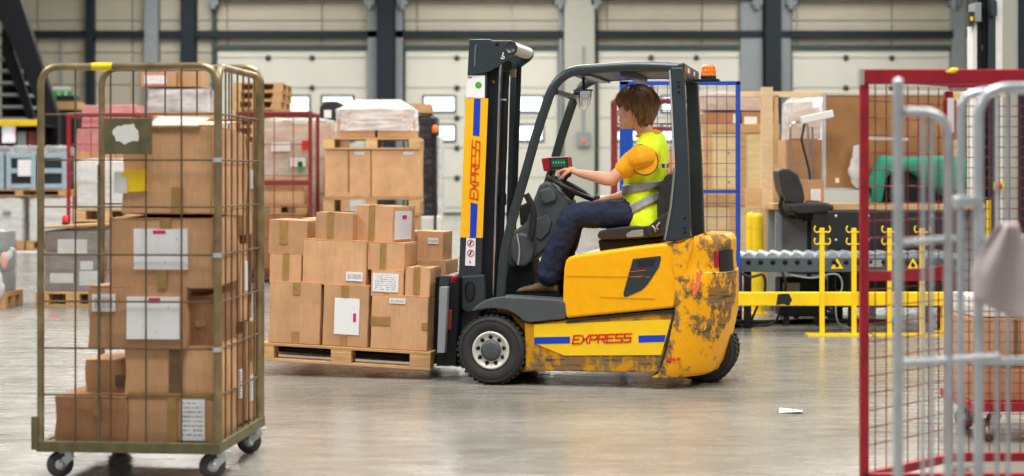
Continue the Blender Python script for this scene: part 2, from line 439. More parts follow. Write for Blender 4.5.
# horizontal dark rails and door headers
def wx(px): return (px-HX)*YW/FPX
def wz(py): return CAMZ-(py-HY)*YW/FPX
struct(MB().box((wx(28), YW-0.2, wz(38)), (wx(1000), YW+0.0, wz(31))).build('trim_1', M['steel_dk']))
door_px = [(217, 368), (405, 558), (598, 754), (792, 950)]
def dock_door(i, x0, x1):
    X0, X1 = wx(x0), wx(x1); zt = wz(50)
    root = struct(MB().box((X0, YW+0.08, 0.0), (X1, YW+0.12, zt)).build('door_%d' % (i+1), M['door']))
    joints = [0.06, wz(208), wz(178), wz(148), wz(118), wz(88), wz(58), zt]
    for k in range(len(joints)-1):
        z0, z1 = joints[k], joints[k+1]
        MB().box((X0+0.02, YW, z0+0.012), (X1-0.02, YW+0.08, z1-0.012)).build('door_section', M['door'], root, bevel=0.015)
    MB().box((X0, YW-0.03, 0.0), (X1, YW+0.08, 0.06)).build('bottom_seal', M['green_dk'], root)
    for fx in (0.34, 0.63):
        for yy in (58, 88, 118, 148, 178):
            if yy == 58 or fx == 0.63 or True:
                MB().lathe([(0.02,0),(0.1,0.01),(0.1,0.05),(0.05,0.09)], (X0+(X1-X0)*fx, YW, wz(yy)), (0,-1,0), 10).build('hinge_knob', M['green_dk'], root)
    for a, b_ in ((0.115, 0.335), (0.40, 0.62), (0.69, 0.91)):
        for (ya, yb) in ((95, 113), (124, 142)):
            p0, p1 = X0+(X1-X0)*a, X0+(X1-X0)*b_; q1, q0 = wz(ya), wz(yb)
            fr = MB()
            t = 0.07
            fr.box((p0, YW-0.05, q0), (p1, YW, q0+t)).box((p0, YW-0.05, q1-t), (p1, YW, q1)).box((p0, YW-0.05, q0+t), (p0+t, YW, q1-t)).box((p1-t, YW-0.05, q0+t), (p1, YW, q1-t))
            f = fr.build('window_frame', M['green_dk'], root)
            MB().box((p0+t, YW-0.02, q0+t), (p1-t, YW-0.005, q1-t)).build('pane', M['pane'], f)
    struct(MB().box((X0-0.15, YW-0.1, zt), (X1+0.15, YW+0.1, zt+0.17)).build('trim_%d' % (i+2), M['green_dk']), None)
    for k, X in enumerate((X0-0.16, X1+0.02)):
        struct(MB().box((X, YW-0.12, 0), (X+0.14, YW+0.1, wz(-40))).build('trim_%d' % (10+2*i+k), M['green_dk'] if k == 0 else M['grey_col']))
    # spring shaft bracket pair above the door
    for k, X in enumerate((X0-0.25, X1-0.1)):
        mb = MB().box((X, YW-0.35, wz(6)), (X+0.35, YW+0.1, wz(-10)))
        mb.rod((X+0.17, YW-0.3, wz(10)), (X+0.17, YW-0.3, wz(-14)), 0.1, 10)
        mb.build('shaft_bracket', M['grey_col'], root)
    mb = MB().rod((X0, YW-0.35, wz(-3)), (X1, YW-0.35, wz(-3)), 0.12, 10); mb.build('spring_shaft', M['near_black'], root)
for i, (a, b_) in enumerate(door_px): dock_door(i, a, b_)
# columns on the back wall
def column(n, x0, x1, mat, d=0.45, web=True):
    X0, X1 = wx(x0), wx(x1); mb = MB()
    if web:
        mb.box((X0, YW-d, 0), (X1, YW-d+0.06, 10)).box(((X0+X1)/2-0.06, YW-d+0.06, 0), ((X0+X1)/2+0.06, YW-0.02, 10)).box((X0, YW-0.06, 0), (X1, YW+0.1, 10))
    else: mb.box((X0, YW-d, 0), (X1, YW+0.1, 10))
    struct(mb.build('trim_%d' % n, mat))
column(30, 183, 197, M['steel_dk']); column(31, 378, 395, M['steel_dk'], 0.55); column(32, 763, 779, M['steel_dk'], 0.55)
column(33, 147, 160, M['grey_col'], 0.4, False); column(34, 564, 594, M['pale_col'], 0.35, False); column(35, 88, 95, M['steel_dk'], 0.3, False)
column(36, 368, 377, M['grey_col'], 0.2, False); column(37, 396, 403, M['grey_col'], 0.2, False); column(38, 952, 964, M['grey_col'], 0.25, False)
column(39, 740, 762, M['grey_col'], 0.15, False); column(40, 780, 790, M['grey_col'], 0.15, False)
# control box on the pale column
t = thing('door_control_box', 'grey door control box with an orange button on the pale column behind the mirror', 'control box', (wx(583), YW-0.35, wz(147)))
MB().box((-0.22,-0.14,0), (0.22,0,0.5)).build('housing', M['grey_col'], t, bevel=0.02)
MB().lathe([(0.07,0),(0.07,0.03),(0.03,0.05)], (0,-0.14,0.18), (0,-1,0), 12).build('button', M['amber'], t)
MB().rod((0,-0.05,0.5), (0,-0.05,3.4), 0.03, 8).build('conduit', M['grey_col'], t)
# exit sign
t = thing('exit_sign', 'green and white emergency exit sign high on the wall left of the cage', 'sign', (wx(62), YW-0.1, wz(97)))
s = YW/FPX
MB().box((-9*s,0,0), (9*s,0.25,6.0*s)).build('sign_face', M['exit'], t)
MB().box((-9*s,0,6.2*s), (9*s,0.1,10.5*s)).build('lamp_strip', M['white'], t, bevel=0.03)
mb = MB()   # running figure and arrow, white
mb.box((-3*s,-0.015,1*s), (-1.6*s,0,4.6*s)).box((-4.4*s,-0.015,2.6*s), (-0.6*s,0,3.4*s)).box((3.4*s,-0.015,1*s), (6*s,0,5.2*s)).ball((-2.3*s,-0.01,5.2*s), (0.7*s,0.01,0.6*s), 8, 4)
mb.build('pictogram', M['white'], t)
MB().rod((0,0.05,10.5*s), (0,0.05,wz(38)-t.location.z), 0.03, 8).build('hanger', M['grey_col'], t)

# dark steel staircase, far left
YS = 40.0
t = thing('metal_staircase', 'dark steel staircase with open treads rising at the far left', 'staircase', W(30, 210, YS))
t.location.z = 0
def SL(x, y, d=0): p = W(x, y, YS+d); return (p.x-t.location.x, d, p.z-t.location.z)
def spoly(pts): return [(SL(*p)[0], SL(*p)[2]) for p in pts]
MB().prism(spoly([(-6,-20),(14,-20),(58,116),(60,228),(44,228),(42,116),(32,92),(10,40),(-6,10)]), 0, 0.25).build('upper_stringer', M['near_black'], t)
MB().prism(spoly([(-6,24),(2,34),(27,116),(42,228),(33,228),(20,116),(-6,50)]), 0.6, 0.75).build('lower_stringer', M['near_black'], t)
for k in range(14):
    y = 31 + 12.2*k; x = 8+ k*2.2
    a = SL(-12, y, 0.2); b_ = SL(x, y, 0.2)
    MB().box((a[0], 0.76, a[2]-0.07), (b_[0], 1.6, a[2]+0.0)).build('tread', M['grey_col'] if k < 8 else M['steel_dk'], t)
MB().prism(spoly([(-20,-20),(-3,-20),(20,60),(28,228),(-20,228)]), 1.7, 1.8).build('back_plate', M['near_black'], t)
# dark plant cabinet
t = thing('machine_cabinet', 'tall black machine housing behind the red cage at left', 'cabinet', (W(60,0,43).x, 43, 0))
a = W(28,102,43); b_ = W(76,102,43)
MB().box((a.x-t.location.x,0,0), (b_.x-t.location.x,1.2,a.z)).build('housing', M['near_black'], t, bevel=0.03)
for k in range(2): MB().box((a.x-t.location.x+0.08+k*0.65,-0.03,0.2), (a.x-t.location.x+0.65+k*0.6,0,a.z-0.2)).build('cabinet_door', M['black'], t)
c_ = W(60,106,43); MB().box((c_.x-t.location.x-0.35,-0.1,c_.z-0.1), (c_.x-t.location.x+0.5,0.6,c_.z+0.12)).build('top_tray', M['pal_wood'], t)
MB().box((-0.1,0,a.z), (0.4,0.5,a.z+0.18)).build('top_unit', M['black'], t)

# floor markings and litter
a = W(-10,252,28.0); b_ = W(40,252,28.0)
tag(MB().box((a.x,27.9,0.0), (b_.x,28.5,0.004)).build('floor_line', M['white']), 'white painted line across the floor at far left', 'floor marking')
mb = MB(); p = W(789,411,9.1)
mb.loft([[(p.x-0.07,9.02,0.003),(p.x+0.06,9.0,0.012),(p.x+0.075,9.1,0.004),(p.x-0.05,9.12,0.016)],[(p.x-0.07,9.02,0.005),(p.x+0.06,9.0,0.014),(p.x+0.075,9.1,0.006),(p.x-0.05,9.12,0.018)]], sm=False)
tag(mb.build('paper_scrap', M['label_plain']), 'crumpled white paper scrap lying on the open floor', 'litter')
p = W(55,316,15.3)
tag(MB().box((p.x-0.05,15.25,0), (p.x+0.04,15.33,0.004)).build('tape_mark', M['red_ink']), 'small red tape mark on the floor before the grey wrapped pallet', 'floor marking')
# ------------------------------------------------------------------ generic goods
def box_mesh(w, d, h, seed=0, sag=0.0, nsub=3):
    """a carton: subdivided faces slightly bulged and dented, so that no side is a perfect plane"""
    rnd = random.Random(seed); bm = bmesh.new()
    bmesh.ops.create_cube(bm, size=1.0)
    bmesh.ops.subdivide_edges(bm, edges=bm.edges[:], cuts=nsub, use_grid_fill=True)
    ph = [rnd.uniform(0, 6.28) for _ in range(6)]
    for v in bm.verts:
        x, y, z = v.co
        k = (1-4*x*x)*(1-4*z*z); k2 = (1-4*y*y)*(1-4*z*z); k3 = (1-4*x*x)*(1-4*y*y)
        bul = sag*(0.5+0.5*math.sin(ph[0]+5*x)*math.cos(ph[1]+4*z))
        if abs(y) > 0.49: y += math.copysign(bul*k/d, y)
        if abs(x) > 0.49: x += math.copysign(bul*k2/w, x)
        if abs(z) > 0.49 and z > 0: z -= 0.5*sag*k3/h
        jx = sag*0.35*math.sin(ph[2]+7*z+3*y); jz = sag*0.3*math.sin(ph[3]+6*x)
        v.co = (x*w+jx, y*d, (z+0.5)*h+(jz if z > 0 else 0))
    me = bpy.data.meshes.new('carton'); bm.to_mesh(me); bm.free()
    return me
def carton(name, label, M4, x0, x1, y0, d, z0, h, mat='card', tapes=(), labels=(), seed=1, group=None, sag=0.006, yaw=0, roll=0, flaps=True, cat='box'):
    """a carton with its front face at local y0 in frame M4; tapes/labels in face units (0..1)"""
    w = x1-x0
    me = box_mesh(w, d, h, seed, sag); me.materials.append(M[mat])
    o = bpy.data.objects.new(name, me); C.objects.link(o)
    mm = M4 @ Matrix.Translation(((x0+x1)/2, y0+d/2, z0)) @ Matrix.Rotation(yaw, 4, 'Z') @ Matrix.Rotation(roll, 4, 'X')
    o.matrix_world = mm
    md = o.modifiers.new('bevel', 'BEVEL'); md.width = min(0.006, w*0.05); md.segments = 2; md.limit_method = 'ANGLE'; md.angle_limit = R(40)
    tag(o, label, cat, group)
    e = sag+0.0025
    if flaps:
        g = 0.004
        for s in (-1, 1):
            MB().box((-w/2+0.002, 0.002 if s > 0 else -d/2, h-0.001), (w/2-0.002, d/2 if s > 0 else -0.002, h+0.004)).build('flap', M[mat], o)
    for (side, u0, v0, u1, v1, *mt) in tapes:
        mtn = mt[0] if mt else 'tape'
        if side == 'f': MB().box((-w/2+u0*w, -d/2-e, v0*h), (-w/2+u1*w, -d/2+0.001, v1*h)).build('tape', M[mtn], o)
        elif side == 'r': MB().box((w/2-0.001, -d/2+u0*d, v0*h), (w/2+e, -d/2+u1*d, v1*h)).build('tape', M[mtn], o)
        elif side == 't': MB().box((-w/2+u0*w, -d/2+v0*d, h), (-w/2+u1*w, -d/2+v1*d, h+0.007)).build('tape', M[mtn], o)
    for (side, u0, v0, u1, v1, mtn, *mark) in labels:
        mb = MB(); ee = e+0.001
        def P(u, v, k=0.0):
            return (-w/2+u*w, -d/2-ee-k, v*h) if side == 'f' else (w/2+ee+k, -d/2+u*d, v*h)
        if side == 'f': mb.box((-w/2+u0*w, -d/2-ee+0.0005, v0*h), (-w/2+u1*w, -d/2, v1*h))
        else: mb.box((w/2, -d/2+u0*d, v0*h), (w/2+ee-0.0005, -d/2+u1*d, v1*h))
        mb.quad([P(u0,v0), P(u1,v0), P(u1,v1), P(u0,v1)])
        lb = mb.build('shipping_label', M[mtn], o)
        for (a0, b0, a1, b1) in mark:
            ua, ub = u0+(u1-u0)*a0, u0+(u1-u0)*a1; va, vb = v0+(v1-v0)*b0, v0+(v1-v0)*b1
            MB().quad([P(ua,va,0.0012), P(ub,va,0.0012), P(ub,vb,0.0012), P(ua,vb,0.0012)]).build('printed_mark', M['magenta'], lb)
    return o

_pal = {}
def pallet(label, M4, L_=1.2, Wd=0.8, H=0.144, along='x', mat='pal_wood', group=None, name='wooden_pallet', parts=True):
    """stringer pallet, length along local x, origin at its front-left bottom corner"""
    key = (L_, Wd, H, mat, parts)
    t = thing(name, label, 'pallet', group=group); t.matrix_world = M4
    if key in _pal:
        for c in _pal[key]: dup(c, t)
        return t
    out = []
    bt = 0.021*H/0.144; hb = H-4*bt
    if parts:
        n = 5
        for k in range(n):
            w = 0.14*Wd/0.8 if k % 2 == 0 else 0.1*Wd/0.8
            y = k*(Wd-0.14*Wd/0.8)/(n-1) + (0.14*Wd/0.8-w)/2
            out.append(MB().box((0, y, H-bt), (L_, y+w, H)).build('top_board', M[mat], t, bevel=0.002))
        for x in (0, L_/2-0.07, L_-0.14):
            out.append(MB().box((x, 0.002, H-2*bt), (x+0.14, Wd-0.002, H-bt)).build('cross_board', M[mat], t))
            for y in (0.0, Wd/2-0.05, Wd-0.1):
                out.append(MB().box((x, y, bt), (x+0.14, y+0.1, H-2*bt)).build('block', M[mat], t, bevel=0.003))
        for y in (0.0, Wd/2-0.05, Wd-0.1):
            out.append(MB().box((0, y, 0), (L_, y+0.1, bt)).build('bottom_board', M[mat], t, bevel=0.002))
    else:
        mb = MB().box((0,0,H-bt), (L_,Wd,H))
        for y in (0.0, Wd/2-0.05, Wd-0.1): mb.box((0,y,0), (L_,y+0.1,bt))
        out.append(mb.build('deck', M[mat], t))
        for x in (0, L_/2-0.07, L_-0.14):
            for y in (0.0, Wd/2-0.05, Wd-0.1): out.append(MB().box((x,y,bt), (x+0.14,y+0.1,H-bt)).build('block', M[mat], t))
    _pal[key] = out
    return t

def film(name, mat, x0, x1, y0, y1, z0, z1, parent, seed=0, amp=0.02, top=True, nz=10, nper=28, dome=0.02):
    """crinkled film skirt around goods (own geometry: folds and ripples)"""
    rnd = random.Random(seed); mb = MB(); rings = []
    cx, cy = (x0+x1)/2, (y0+y1)/2; a, b_ = (x1-x0)/2, (y1-y0)/2
    ph = [rnd.uniform(0, 6.3) for _ in range(8)]
    for i in range(nz+1):
        z = z0+(z1-z0)*i/nz; ring = []
        for k in range(nper):
            g = 2*math.pi*k/nper; e = 0.22
            cs, sn = math.cos(g), math.sin(g)
            x = math.copysign(abs(cs)**e, cs)*a; y = math.copysign(abs(sn)**e, sn)*b_
            f = 1+amp*(math.sin(5*g+ph[0]+3*z)+0.7*math.sin(11*g+ph[1]-7*z)+0.6*math.sin(9*z+ph[2]))+rnd.uniform(-amp, amp)*0.5
            ring.append((cx+x*f, cy+y*f, z+rnd.uniform(-amp, amp)*0.2*(z1-z0)))
        rings.append(ring)
    if top:
        rings.append([(cx+(p[0]-cx)*0.6, cy+(p[1]-cy)*0.6, z1+dome+rnd.uniform(0, amp*1.5)) for p in rings[-1]])
        rings.append([(cx+(p[0]-cx)*0.2, cy+(p[1]-cy)*0.2, z1+dome*1.2+rnd.uniform(0, amp)) for p in rings[-1]])
    mb.loft(rings, sm=False, caps=False)
    return mb.build(name, M[mat], parent)

def caster(parent, x, y, wheel_r=0.06, top=0.14, ang=0.0, mat='wheel_grey', fork='steel'):
    rot = Matrix.Rotation(ang, 3, 'Z')
    def T(p): return tuple(rot @ Vector(p) + Vector((x, y, 0)))
    ox = -0.035
    c = MB(); c.obox(T((0,0,top-0.004)), (0.09,0.07,0.008), rot)
    c.lathe([(0.026,0),(0.026,0.02)], T((0,0,top-0.028)), (0,0,1), 12)
    for s in (-1, 1):
        vs = [T((0.03, s*0.024, top-0.028)), T((-0.03, s*0.024, top-0.028)), T((ox-0.014, s*0.022, wheel_r-0.012)), T((ox+0.014, s*0.022, wheel_r-0.012))]
        vs2 = [T((0.03, s*0.020, top-0.028)), T((-0.03, s*0.020, top-0.028)), T((ox-0.014, s*0.018, wheel_r-0.012)), T((ox+0.014, s*0.018, wheel_r-0.012))]
        c.loft([vs, vs2], sm=False)
    o = c.build('caster', M[fork], parent)
    ax = rot @ Vector((0,1,0))
    w = MB().lathe([(0.014,-0.016),(wheel_r*0.6,-0.017),(wheel_r*0.9,-0.016),(wheel_r,-0.009),(wheel_r,0.009),(wheel_r*0.9,0.016),(wheel_r*0.6,0.017),(0.014,0.016)], T((ox,0,wheel_r)), ax, 20).build('wheel', M[mat], o)
    MB().lathe([(0.005,-0.026),(wheel_r*0.45,-0.02),(wheel_r*0.45,0.02),(0.005,0.026)], T((ox,0,wheel_r)), ax, 14).build('hub', M['steel'], o)
    return o
# ------------------------------------------------------------------ near-left roll cage with parcels
AC = R(-5.0)
CO = Vector((-1.27, 7.0, 0))
MC = frame(CO, (0, 0, AC))
def cp(x, y, v=0.0): p = ray_local(MC, x, y, 1, v); return p.x, p.z
cart = thing('roll_cage', 'tall tube framed roll cage trolley packed with cartons at front left', 'roll cage', CO, (0, 0, AC))
CW, CD, ZB0, ZB1, ZT = 0.825, 0.82, 0.118, 0.165, 1.826
# base frame: four angle sections, deck
MB().box((-CW,0,ZB0), (0,0.035,ZB1)).build('base_rail', M['olive'], cart, bevel=0.004)
MB().box((-CW,CD-0.035,ZB0), (0,CD,ZB1)).build('base_rail', M['olive'], cart, bevel=0.004)
MB().box((-0.035,0.035,ZB0), (0,CD-0.035,ZB1)).build('base_rail', M['olive'], cart, bevel=0.004)
MB().box((-CW,0.035,ZB0), (-CW+0.035,CD-0.035,ZB1)).build('base_rail', M['olive'], cart, bevel=0.004)
MB().box((-CW+0.036,0.036,ZB0+0.025), (-0.036,CD-0.036,ZB1-0.006)).build('deck', M['frame_dk'], cart)
rt = 0.016
def hoop(x0, y0, x1, y1, zt, r_=rt, rad=0.09, mat='brass'):
    return MB().tube(arc_path([(x0,y0,ZB1-0.02),(x0,y0,zt),(x1,y1,zt),(x1,y1,ZB1-0.02)], rad, 8), r_, 10).build('tube_frame', M[mat], cart)
hoop(-CW+rt, rt, -rt, rt, ZT-rt)                       # front
hoop(-rt-0.004, 0.052, -rt-0.004, CD-rt-0.036, ZT-rt)             # right side
hoop(-CW+rt+0.0, CD-rt, -rt-0.0, CD-rt, ZT+0.03)     # back
rw = 0.0042
zs = [cp(120, y)[1] for y in (114, 160, 207, 255, 302, 349, 396)]
base_x = rt; fw = CW-2*rt
for k in range(1, 5):
    x = -CW+rt+fw*k/5
    MB().rod((x, rt-0.004, ZB1-0.01), (x, rt-0.004, ZT-rt), rw, 6).build('wire', M['wire'], cart)
    MB().rod((x, CD-rt, ZB1-0.01), (x, CD-rt, ZT+0.03), rw, 6).build('wire', M['wire'], cart)
for z in zs:
    MB().rod((-CW+rt, rt+0.004, z), (-rt, rt+0.004, z), rw, 6).build('wire', M['wire'], cart)
for z in zs[::2]:
    MB().rod((-CW+rt, CD-rt, z), (-rt, CD-rt, z), rw, 6).build('wire', M['wire'], cart)
for k in range(1, 7):
    y = 0.05+(CD-0.1)*k/7
    MB().rod((-rt, y, ZB1-0.01), (-rt, y, ZT-rt-0.002), rw, 6).build('wire', M['wire'], cart)
for z in zs: MB().rod((-rt+0.004, 0.052, z), (-rt+0.004, CD-0.05, z), rw, 6).build('wire', M['wire'], cart)
# yellow paint band, clip collars, left corner bracket, plate
MB().tube([(-CW+0.25,rt,ZT-rt), (-CW+0.34,rt,ZT-rt)], rt+0.001, 10).build('painted_band', M['ylw'], cart)
MB().box((-CW-0.02,-0.006,ZB0+0.01), (-CW+0.012,0.02,ZB0+0.155)).build('corner_bracket', M['olive'], cart, bevel=0.003)
for z in (zs[1], zs[3], zs[5]): MB().lathe([(rt+0.004,-0.01),(rt+0.004,0.01)], (-rt,rt,z), (0,0,1), 12).build('clip', M['steel'], cart)
x0, z1 = cp(104, 118, -0.01); x1, z0 = cp(152, 154, -0.01)
pl = MB().box((x0,-0.012,z0), (x1,-0.004,z1)).build('number_plate_holder', M['olive'], cart, bevel=0.003)
mb = MB(); cx, cz = (x0+x1)/2-0.005, (z0+z1)/2+0.01; rnd = random.Random(4)
ring = [(cx+math.cos(g)*0.062*rnd.uniform(0.75,1.1), cz+math.sin(g)*0.05*rnd.uniform(0.7,1.1)) for g in [i*math.pi/9 for i in range(18)]]
mb.prism(ring, -0.0145, -0.012).build('torn_sticker', M['white'], pl)
MB().rod((-CW+rt+0.26, rt+0.01, zs[1]-0.02), (-CW+rt+0.26, rt+0.01, ZB1), 0.007, 8).build('support_rod', M['frame_dk'], cart)
for (x, y, a) in ((-CW+0.12, 0.07, 0.6), (-0.02, 0.08, 0.5), (-0.02, CD-0.09, 0.15), (-CW+0.17, CD-0.09, 0.4)): caster(cart, x, y, 0.058, ZB0+0.002, a)

# cartons of the near cage, front row
def cc(name, label, px, y0, d, **kw):
    xa, za = cp(px[0], px[3], y0); xb, zb = cp(px[2], px[1], y0)
    return carton(name, label, MC, xa, xb, y0, d, za, zb-za, **kw)
G = 'cartons in the near roll cage'
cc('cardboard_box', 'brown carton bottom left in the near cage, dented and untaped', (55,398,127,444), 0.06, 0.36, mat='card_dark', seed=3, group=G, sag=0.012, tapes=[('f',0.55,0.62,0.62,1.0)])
cc('cardboard_box', 'carton at the bottom right of the near cage with a white address sheet', (127.5,398,214,444), 0.07, 0.38, mat='card', seed=4, group=G, tapes=[('f',0.47,0,0.58,1)], labels=[('f',0.62,0.1,0.9,0.97,'label')], sag=0.008)
cc('cardboard_box', 'small carton leaning behind the bottom left carton in the near cage', (85,361,128,397), 0.22, 0.3, mat='card', seed=5, group=G, tapes=[('f',0.72,0.3,1.0,0.62,'tape_dark'),('f',0.86,0.62,1.0,1.0)], sag=0.008)
cc('cardboard_box', 'carton with a dark vertical tape strip, second from the bottom in the near cage', (125,347,215,397), 0.08, 0.38, mat='card', seed=6, group=G, tapes=[('f',0.5,0.1,0.64,1,'tape_dark'),('f',0.04,0.0,1,0.1)], sag=0.012)
cc('cardboard_box', 'crushed carton with barcode and delivery note in the middle of the near cage', (88,288,187,349), 0.05, 0.42, mat='card', seed=7, group=G, sag=0.012, roll=R(-1),
   labels=[('f',0.05,0.6,0.28,0.88,'label_bar'), ('f',0.4,0.16,0.93,0.84,'label_plain',(0.42,0.86,0.64,0.98))])
cc('cardboard_box', 'small carton wedged beside the crushed one in the near cage', (188.5,297,214,346), 0.1, 0.38, mat='card_dark', seed=8, group=G, sag=0.01, tapes=[('f',0.3,0.4,0.7,0.52)])
cc('cardboard_box', 'large carton with a big white note under the topmost carton of the near cage', (109,218,214,287), 0.06, 0.44, mat='card', seed=9, group=G, sag=0.012, roll=R(1.5),
   tapes=[('f',0.47,0,0.56,0.3,'tape'),('f',0.5,0.82,0.6,1)], labels=[('f',0.25,0.28,0.76,0.86,'label_plain',(0.36,0.88,0.6,0.97))])
tb = cc('cardboard_box', 'topmost big carton of the near cage with a yellow sticker', (123,128,214,216), 0.06, 0.46, mat='card', seed=10, group=G, sag=0.012, roll=R(-2.5), yaw=R(-2),
   tapes=[('f',0.56,0,0.68,0.3,'tape'),('f',0.3,0.97,0.86,1.0,'tape')])
MB().prism([(-0.2,0.185),(-0.12,0.19),(-0.09,0.2),(-0.085,0.1),(-0.17,0.095),(-0.175,0.16),(-0.2,0.165)], -0.25, -0.232).build('yellow_sticker', M['decal'], tb)
MB().box((-0.235,-0.248,0.09), (-0.175,-0.232,0.185)).build('white_sticker', M['white'], tb)
w_, d_, h_ = 0.40, 0.46, 0.385
mb = MB()
mb.loft([[(-0.09,-0.235,h_+0.003),(0.14,-0.245,h_+0.0),(0.15,-0.10,h_+0.045),(-0.09,-0.10,h_+0.052)],[(-0.09,-0.232,h_+0.010),(0.14,-0.242,h_+0.007),(0.15,-0.098,h_+0.05),(-0.09,-0.098,h_+0.057)]], sm=False)
mb.build('film_strip', M['wrap_white'], tb)
mb = MB(); mb.loft([[(-0.12,-0.22,h_),(0.2,-0.23,h_),(0.2,0.2,h_+0.05),(-0.12,0.2,h_+0.055)],[(-0.12,-0.22,h_+0.004),(0.2,-0.23,h_+0.004),(0.2,0.2,h_+0.055),(-0.12,0.2,h_+0.06)]], sm=False)
mb.build('raised_flap', M['card_light'], tb)
# back row, seen through the right-hand mesh
def cb(label, x0, x1, y0, d, z0, h, **kw): return carton('cardboard_box', label, MC, x0, x1, y0, d, z0, h, group=G, **kw)
zz = ZB1
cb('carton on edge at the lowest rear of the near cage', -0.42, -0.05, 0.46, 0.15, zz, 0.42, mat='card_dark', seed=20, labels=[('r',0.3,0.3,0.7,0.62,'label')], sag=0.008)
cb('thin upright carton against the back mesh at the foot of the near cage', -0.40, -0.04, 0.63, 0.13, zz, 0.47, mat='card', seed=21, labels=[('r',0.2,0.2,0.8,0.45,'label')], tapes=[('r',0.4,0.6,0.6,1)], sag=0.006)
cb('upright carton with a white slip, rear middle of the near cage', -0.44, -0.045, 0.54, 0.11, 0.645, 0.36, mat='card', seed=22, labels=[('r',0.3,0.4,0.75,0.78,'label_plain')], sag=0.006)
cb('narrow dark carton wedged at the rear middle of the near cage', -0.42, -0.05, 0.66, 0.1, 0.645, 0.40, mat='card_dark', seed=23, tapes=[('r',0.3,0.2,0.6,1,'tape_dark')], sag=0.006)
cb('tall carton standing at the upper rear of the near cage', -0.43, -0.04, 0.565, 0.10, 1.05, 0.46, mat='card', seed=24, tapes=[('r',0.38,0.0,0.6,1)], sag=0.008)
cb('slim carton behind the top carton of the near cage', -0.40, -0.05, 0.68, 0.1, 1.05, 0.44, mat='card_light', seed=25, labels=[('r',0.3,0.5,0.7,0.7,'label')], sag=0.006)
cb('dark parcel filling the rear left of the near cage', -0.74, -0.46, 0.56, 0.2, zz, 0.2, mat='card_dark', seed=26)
# ------------------------------------------------------------------ the fork-lift truck
AF = R(-12.5)
FO = Vector((-0.14, 10.25, 0)); MF = frame(FO, (0, 0, AF))
def fk(x, y, v=0.0): p = ray_local(MF, x, y, 1, v); return (p.x, p.z)
def fp(x, y, v): return Vector(ray_local(MF, x, y, 1, v))
def fpoly(pts, v=0.0): return [fk(x, y, v) for x, y in pts]
FT = thing('forklift', 'yellow electric forklift truck with a charcoal mast and overhead guard', 'forklift', FO, (0, 0, AF))
VW = 1.0            # width of the body
# side sill, hood
sill = fpoly([(524,323),(533,324),(566,320),(674.5,309.5),(659,373),(533,371),(525,371)])
MB().prism(sill, 0.015, VW-0.015).build('side_sill', M['sill'], FT, bevel=0.008)
hood_px = [(562.5,303),(563,285),(564,268),(565.5,261),(568.5,257.5),(573,255.7),(600,252),(640,246.5),(689,241.5),(674.5,308),(566,318.5)]
MB().prism(fpoly(hood_px), 0.0, VW).build('battery_hood', M['hood'], FT, bevel=0.018, seg=3)
MB().prism(fpoly([(566,320.5),(674,309.5),(673.5,312),(566,323)]), 0.004, VW-0.004).build('hood_seam', M['black'], FT)
rec = fpoly([(633,259),(660.5,255.8),(661,259),(659,267),(648,284),(642,290),(627,296.6),(624,296.5),(623.5,293)])
hp = MB().prism(rec, -0.003, 0.0).build('hood_recess', M['char'], FT)
MB().prism(fpoly([(638,260.5),(655,259),(654,265),(637.5,266.5)]), -0.006, -0.003).build('latch_handle', M['black'], hp)
for (a, b_) in (((566,276),(650,277)), ((600,297),(655,299)), ((628,272),(646,270)), ((627,277),(643,276))):
    p, q = fk(*a), fk(*b_); MB().bar((p[0],-0.0035,p[1]), (q[0],-0.0035,q[1]), 0.001, 0.004).build('scratch', M['orange_ink'] if a[0] > 610 else M['sill'], FT)
# side decal with blue bars and lettering
VD = 0.0105
dec = MB().prism(fpoly([(534,324.5),(671,319.5),(661,355),(564,355.5),(534,343)], VD), VD, 0.016).build('side_decal', M['decal'], FT)
def strip(pts, v, parent, mat, name, t=0.002): return MB().prism(fpoly(pts, v-t), v-t, v).build(name, M[mat], parent)
strip([(534.2,337.3),(570,336.6),(570,343.3),(534.2,344)], VD, dec, 'blue', 'blue_bar')
strip([(638.5,335.6),(665.5,335),(664.5,341.6),(638.5,342.6)], VD, dec, 'blue', 'blue_bar')
# stroke lettering: wide squared italic capitals
GL = {'E': [[(1,1),(0,1),(0,0),(1,0)], [(0,.52),(.85,.52)]],
      'X': [[(0,1),(.26,.64),(.3,.5),(.26,.36),(0,0)], [(1,1),(.74,.64),(.7,.5),(.74,.36),(1,0)], [(.3,.5),(.7,.5)]],
      'P': [[(0,0),(0,1),(.92,1),(1,.9),(1,.55),(.92,.45),(0,.45)]],
      'R': [[(0,0),(0,1),(.92,1),(1,.9),(1,.58),(.92,.48),(0,.48)], [(.55,.48),(1,0)]],
      'S': [[(1,1),(.06,1),(0,.92),(0,.6),(.06,.52),(.94,.52),(1,.44),(1,.08),(.94,0),(0,0)]]}
def lettering(word, o, ex, ez, n_out, cw, ch, gap, th, mat, parent, name='lettering', shear=0.18):
    o, ex, ez, n_out = Vector(o), Vector(ex).normalized(), Vector(ez).normalized(), Vector(n_out)
    for i, c in enumerate(word):
        mb = MB()
        for st in GL[c]:
            P = [o + ex*(i*(cw+gap)+x*cw+shear*y*ch) + ez*(y*ch) for x, y in st]
            for a, b_ in zip(P[:-1], P[1:]):
                d = (b_-a).normalized()*th*0.45
                mb.bar(a-d, b_+d, th, 0.0016, up=n_out)
        lo = mb.build('letter', M[mat], parent)
p0 = fp(572.5, 343.6, VD-0.003); p1 = fp(632, 341.6, VD-0.003); pt = fp(572.5, 335.8, VD-0.003)
tot = (p1-p0).length; ch = (pt-p0).length; cw = tot/7*0.78; gp = tot/7*0.22
lettering('EXPRESS', p0, p1-p0, (0,0,1), (0,-1,0), cw, ch, gp, 0.0095, 'red_ink', dec)

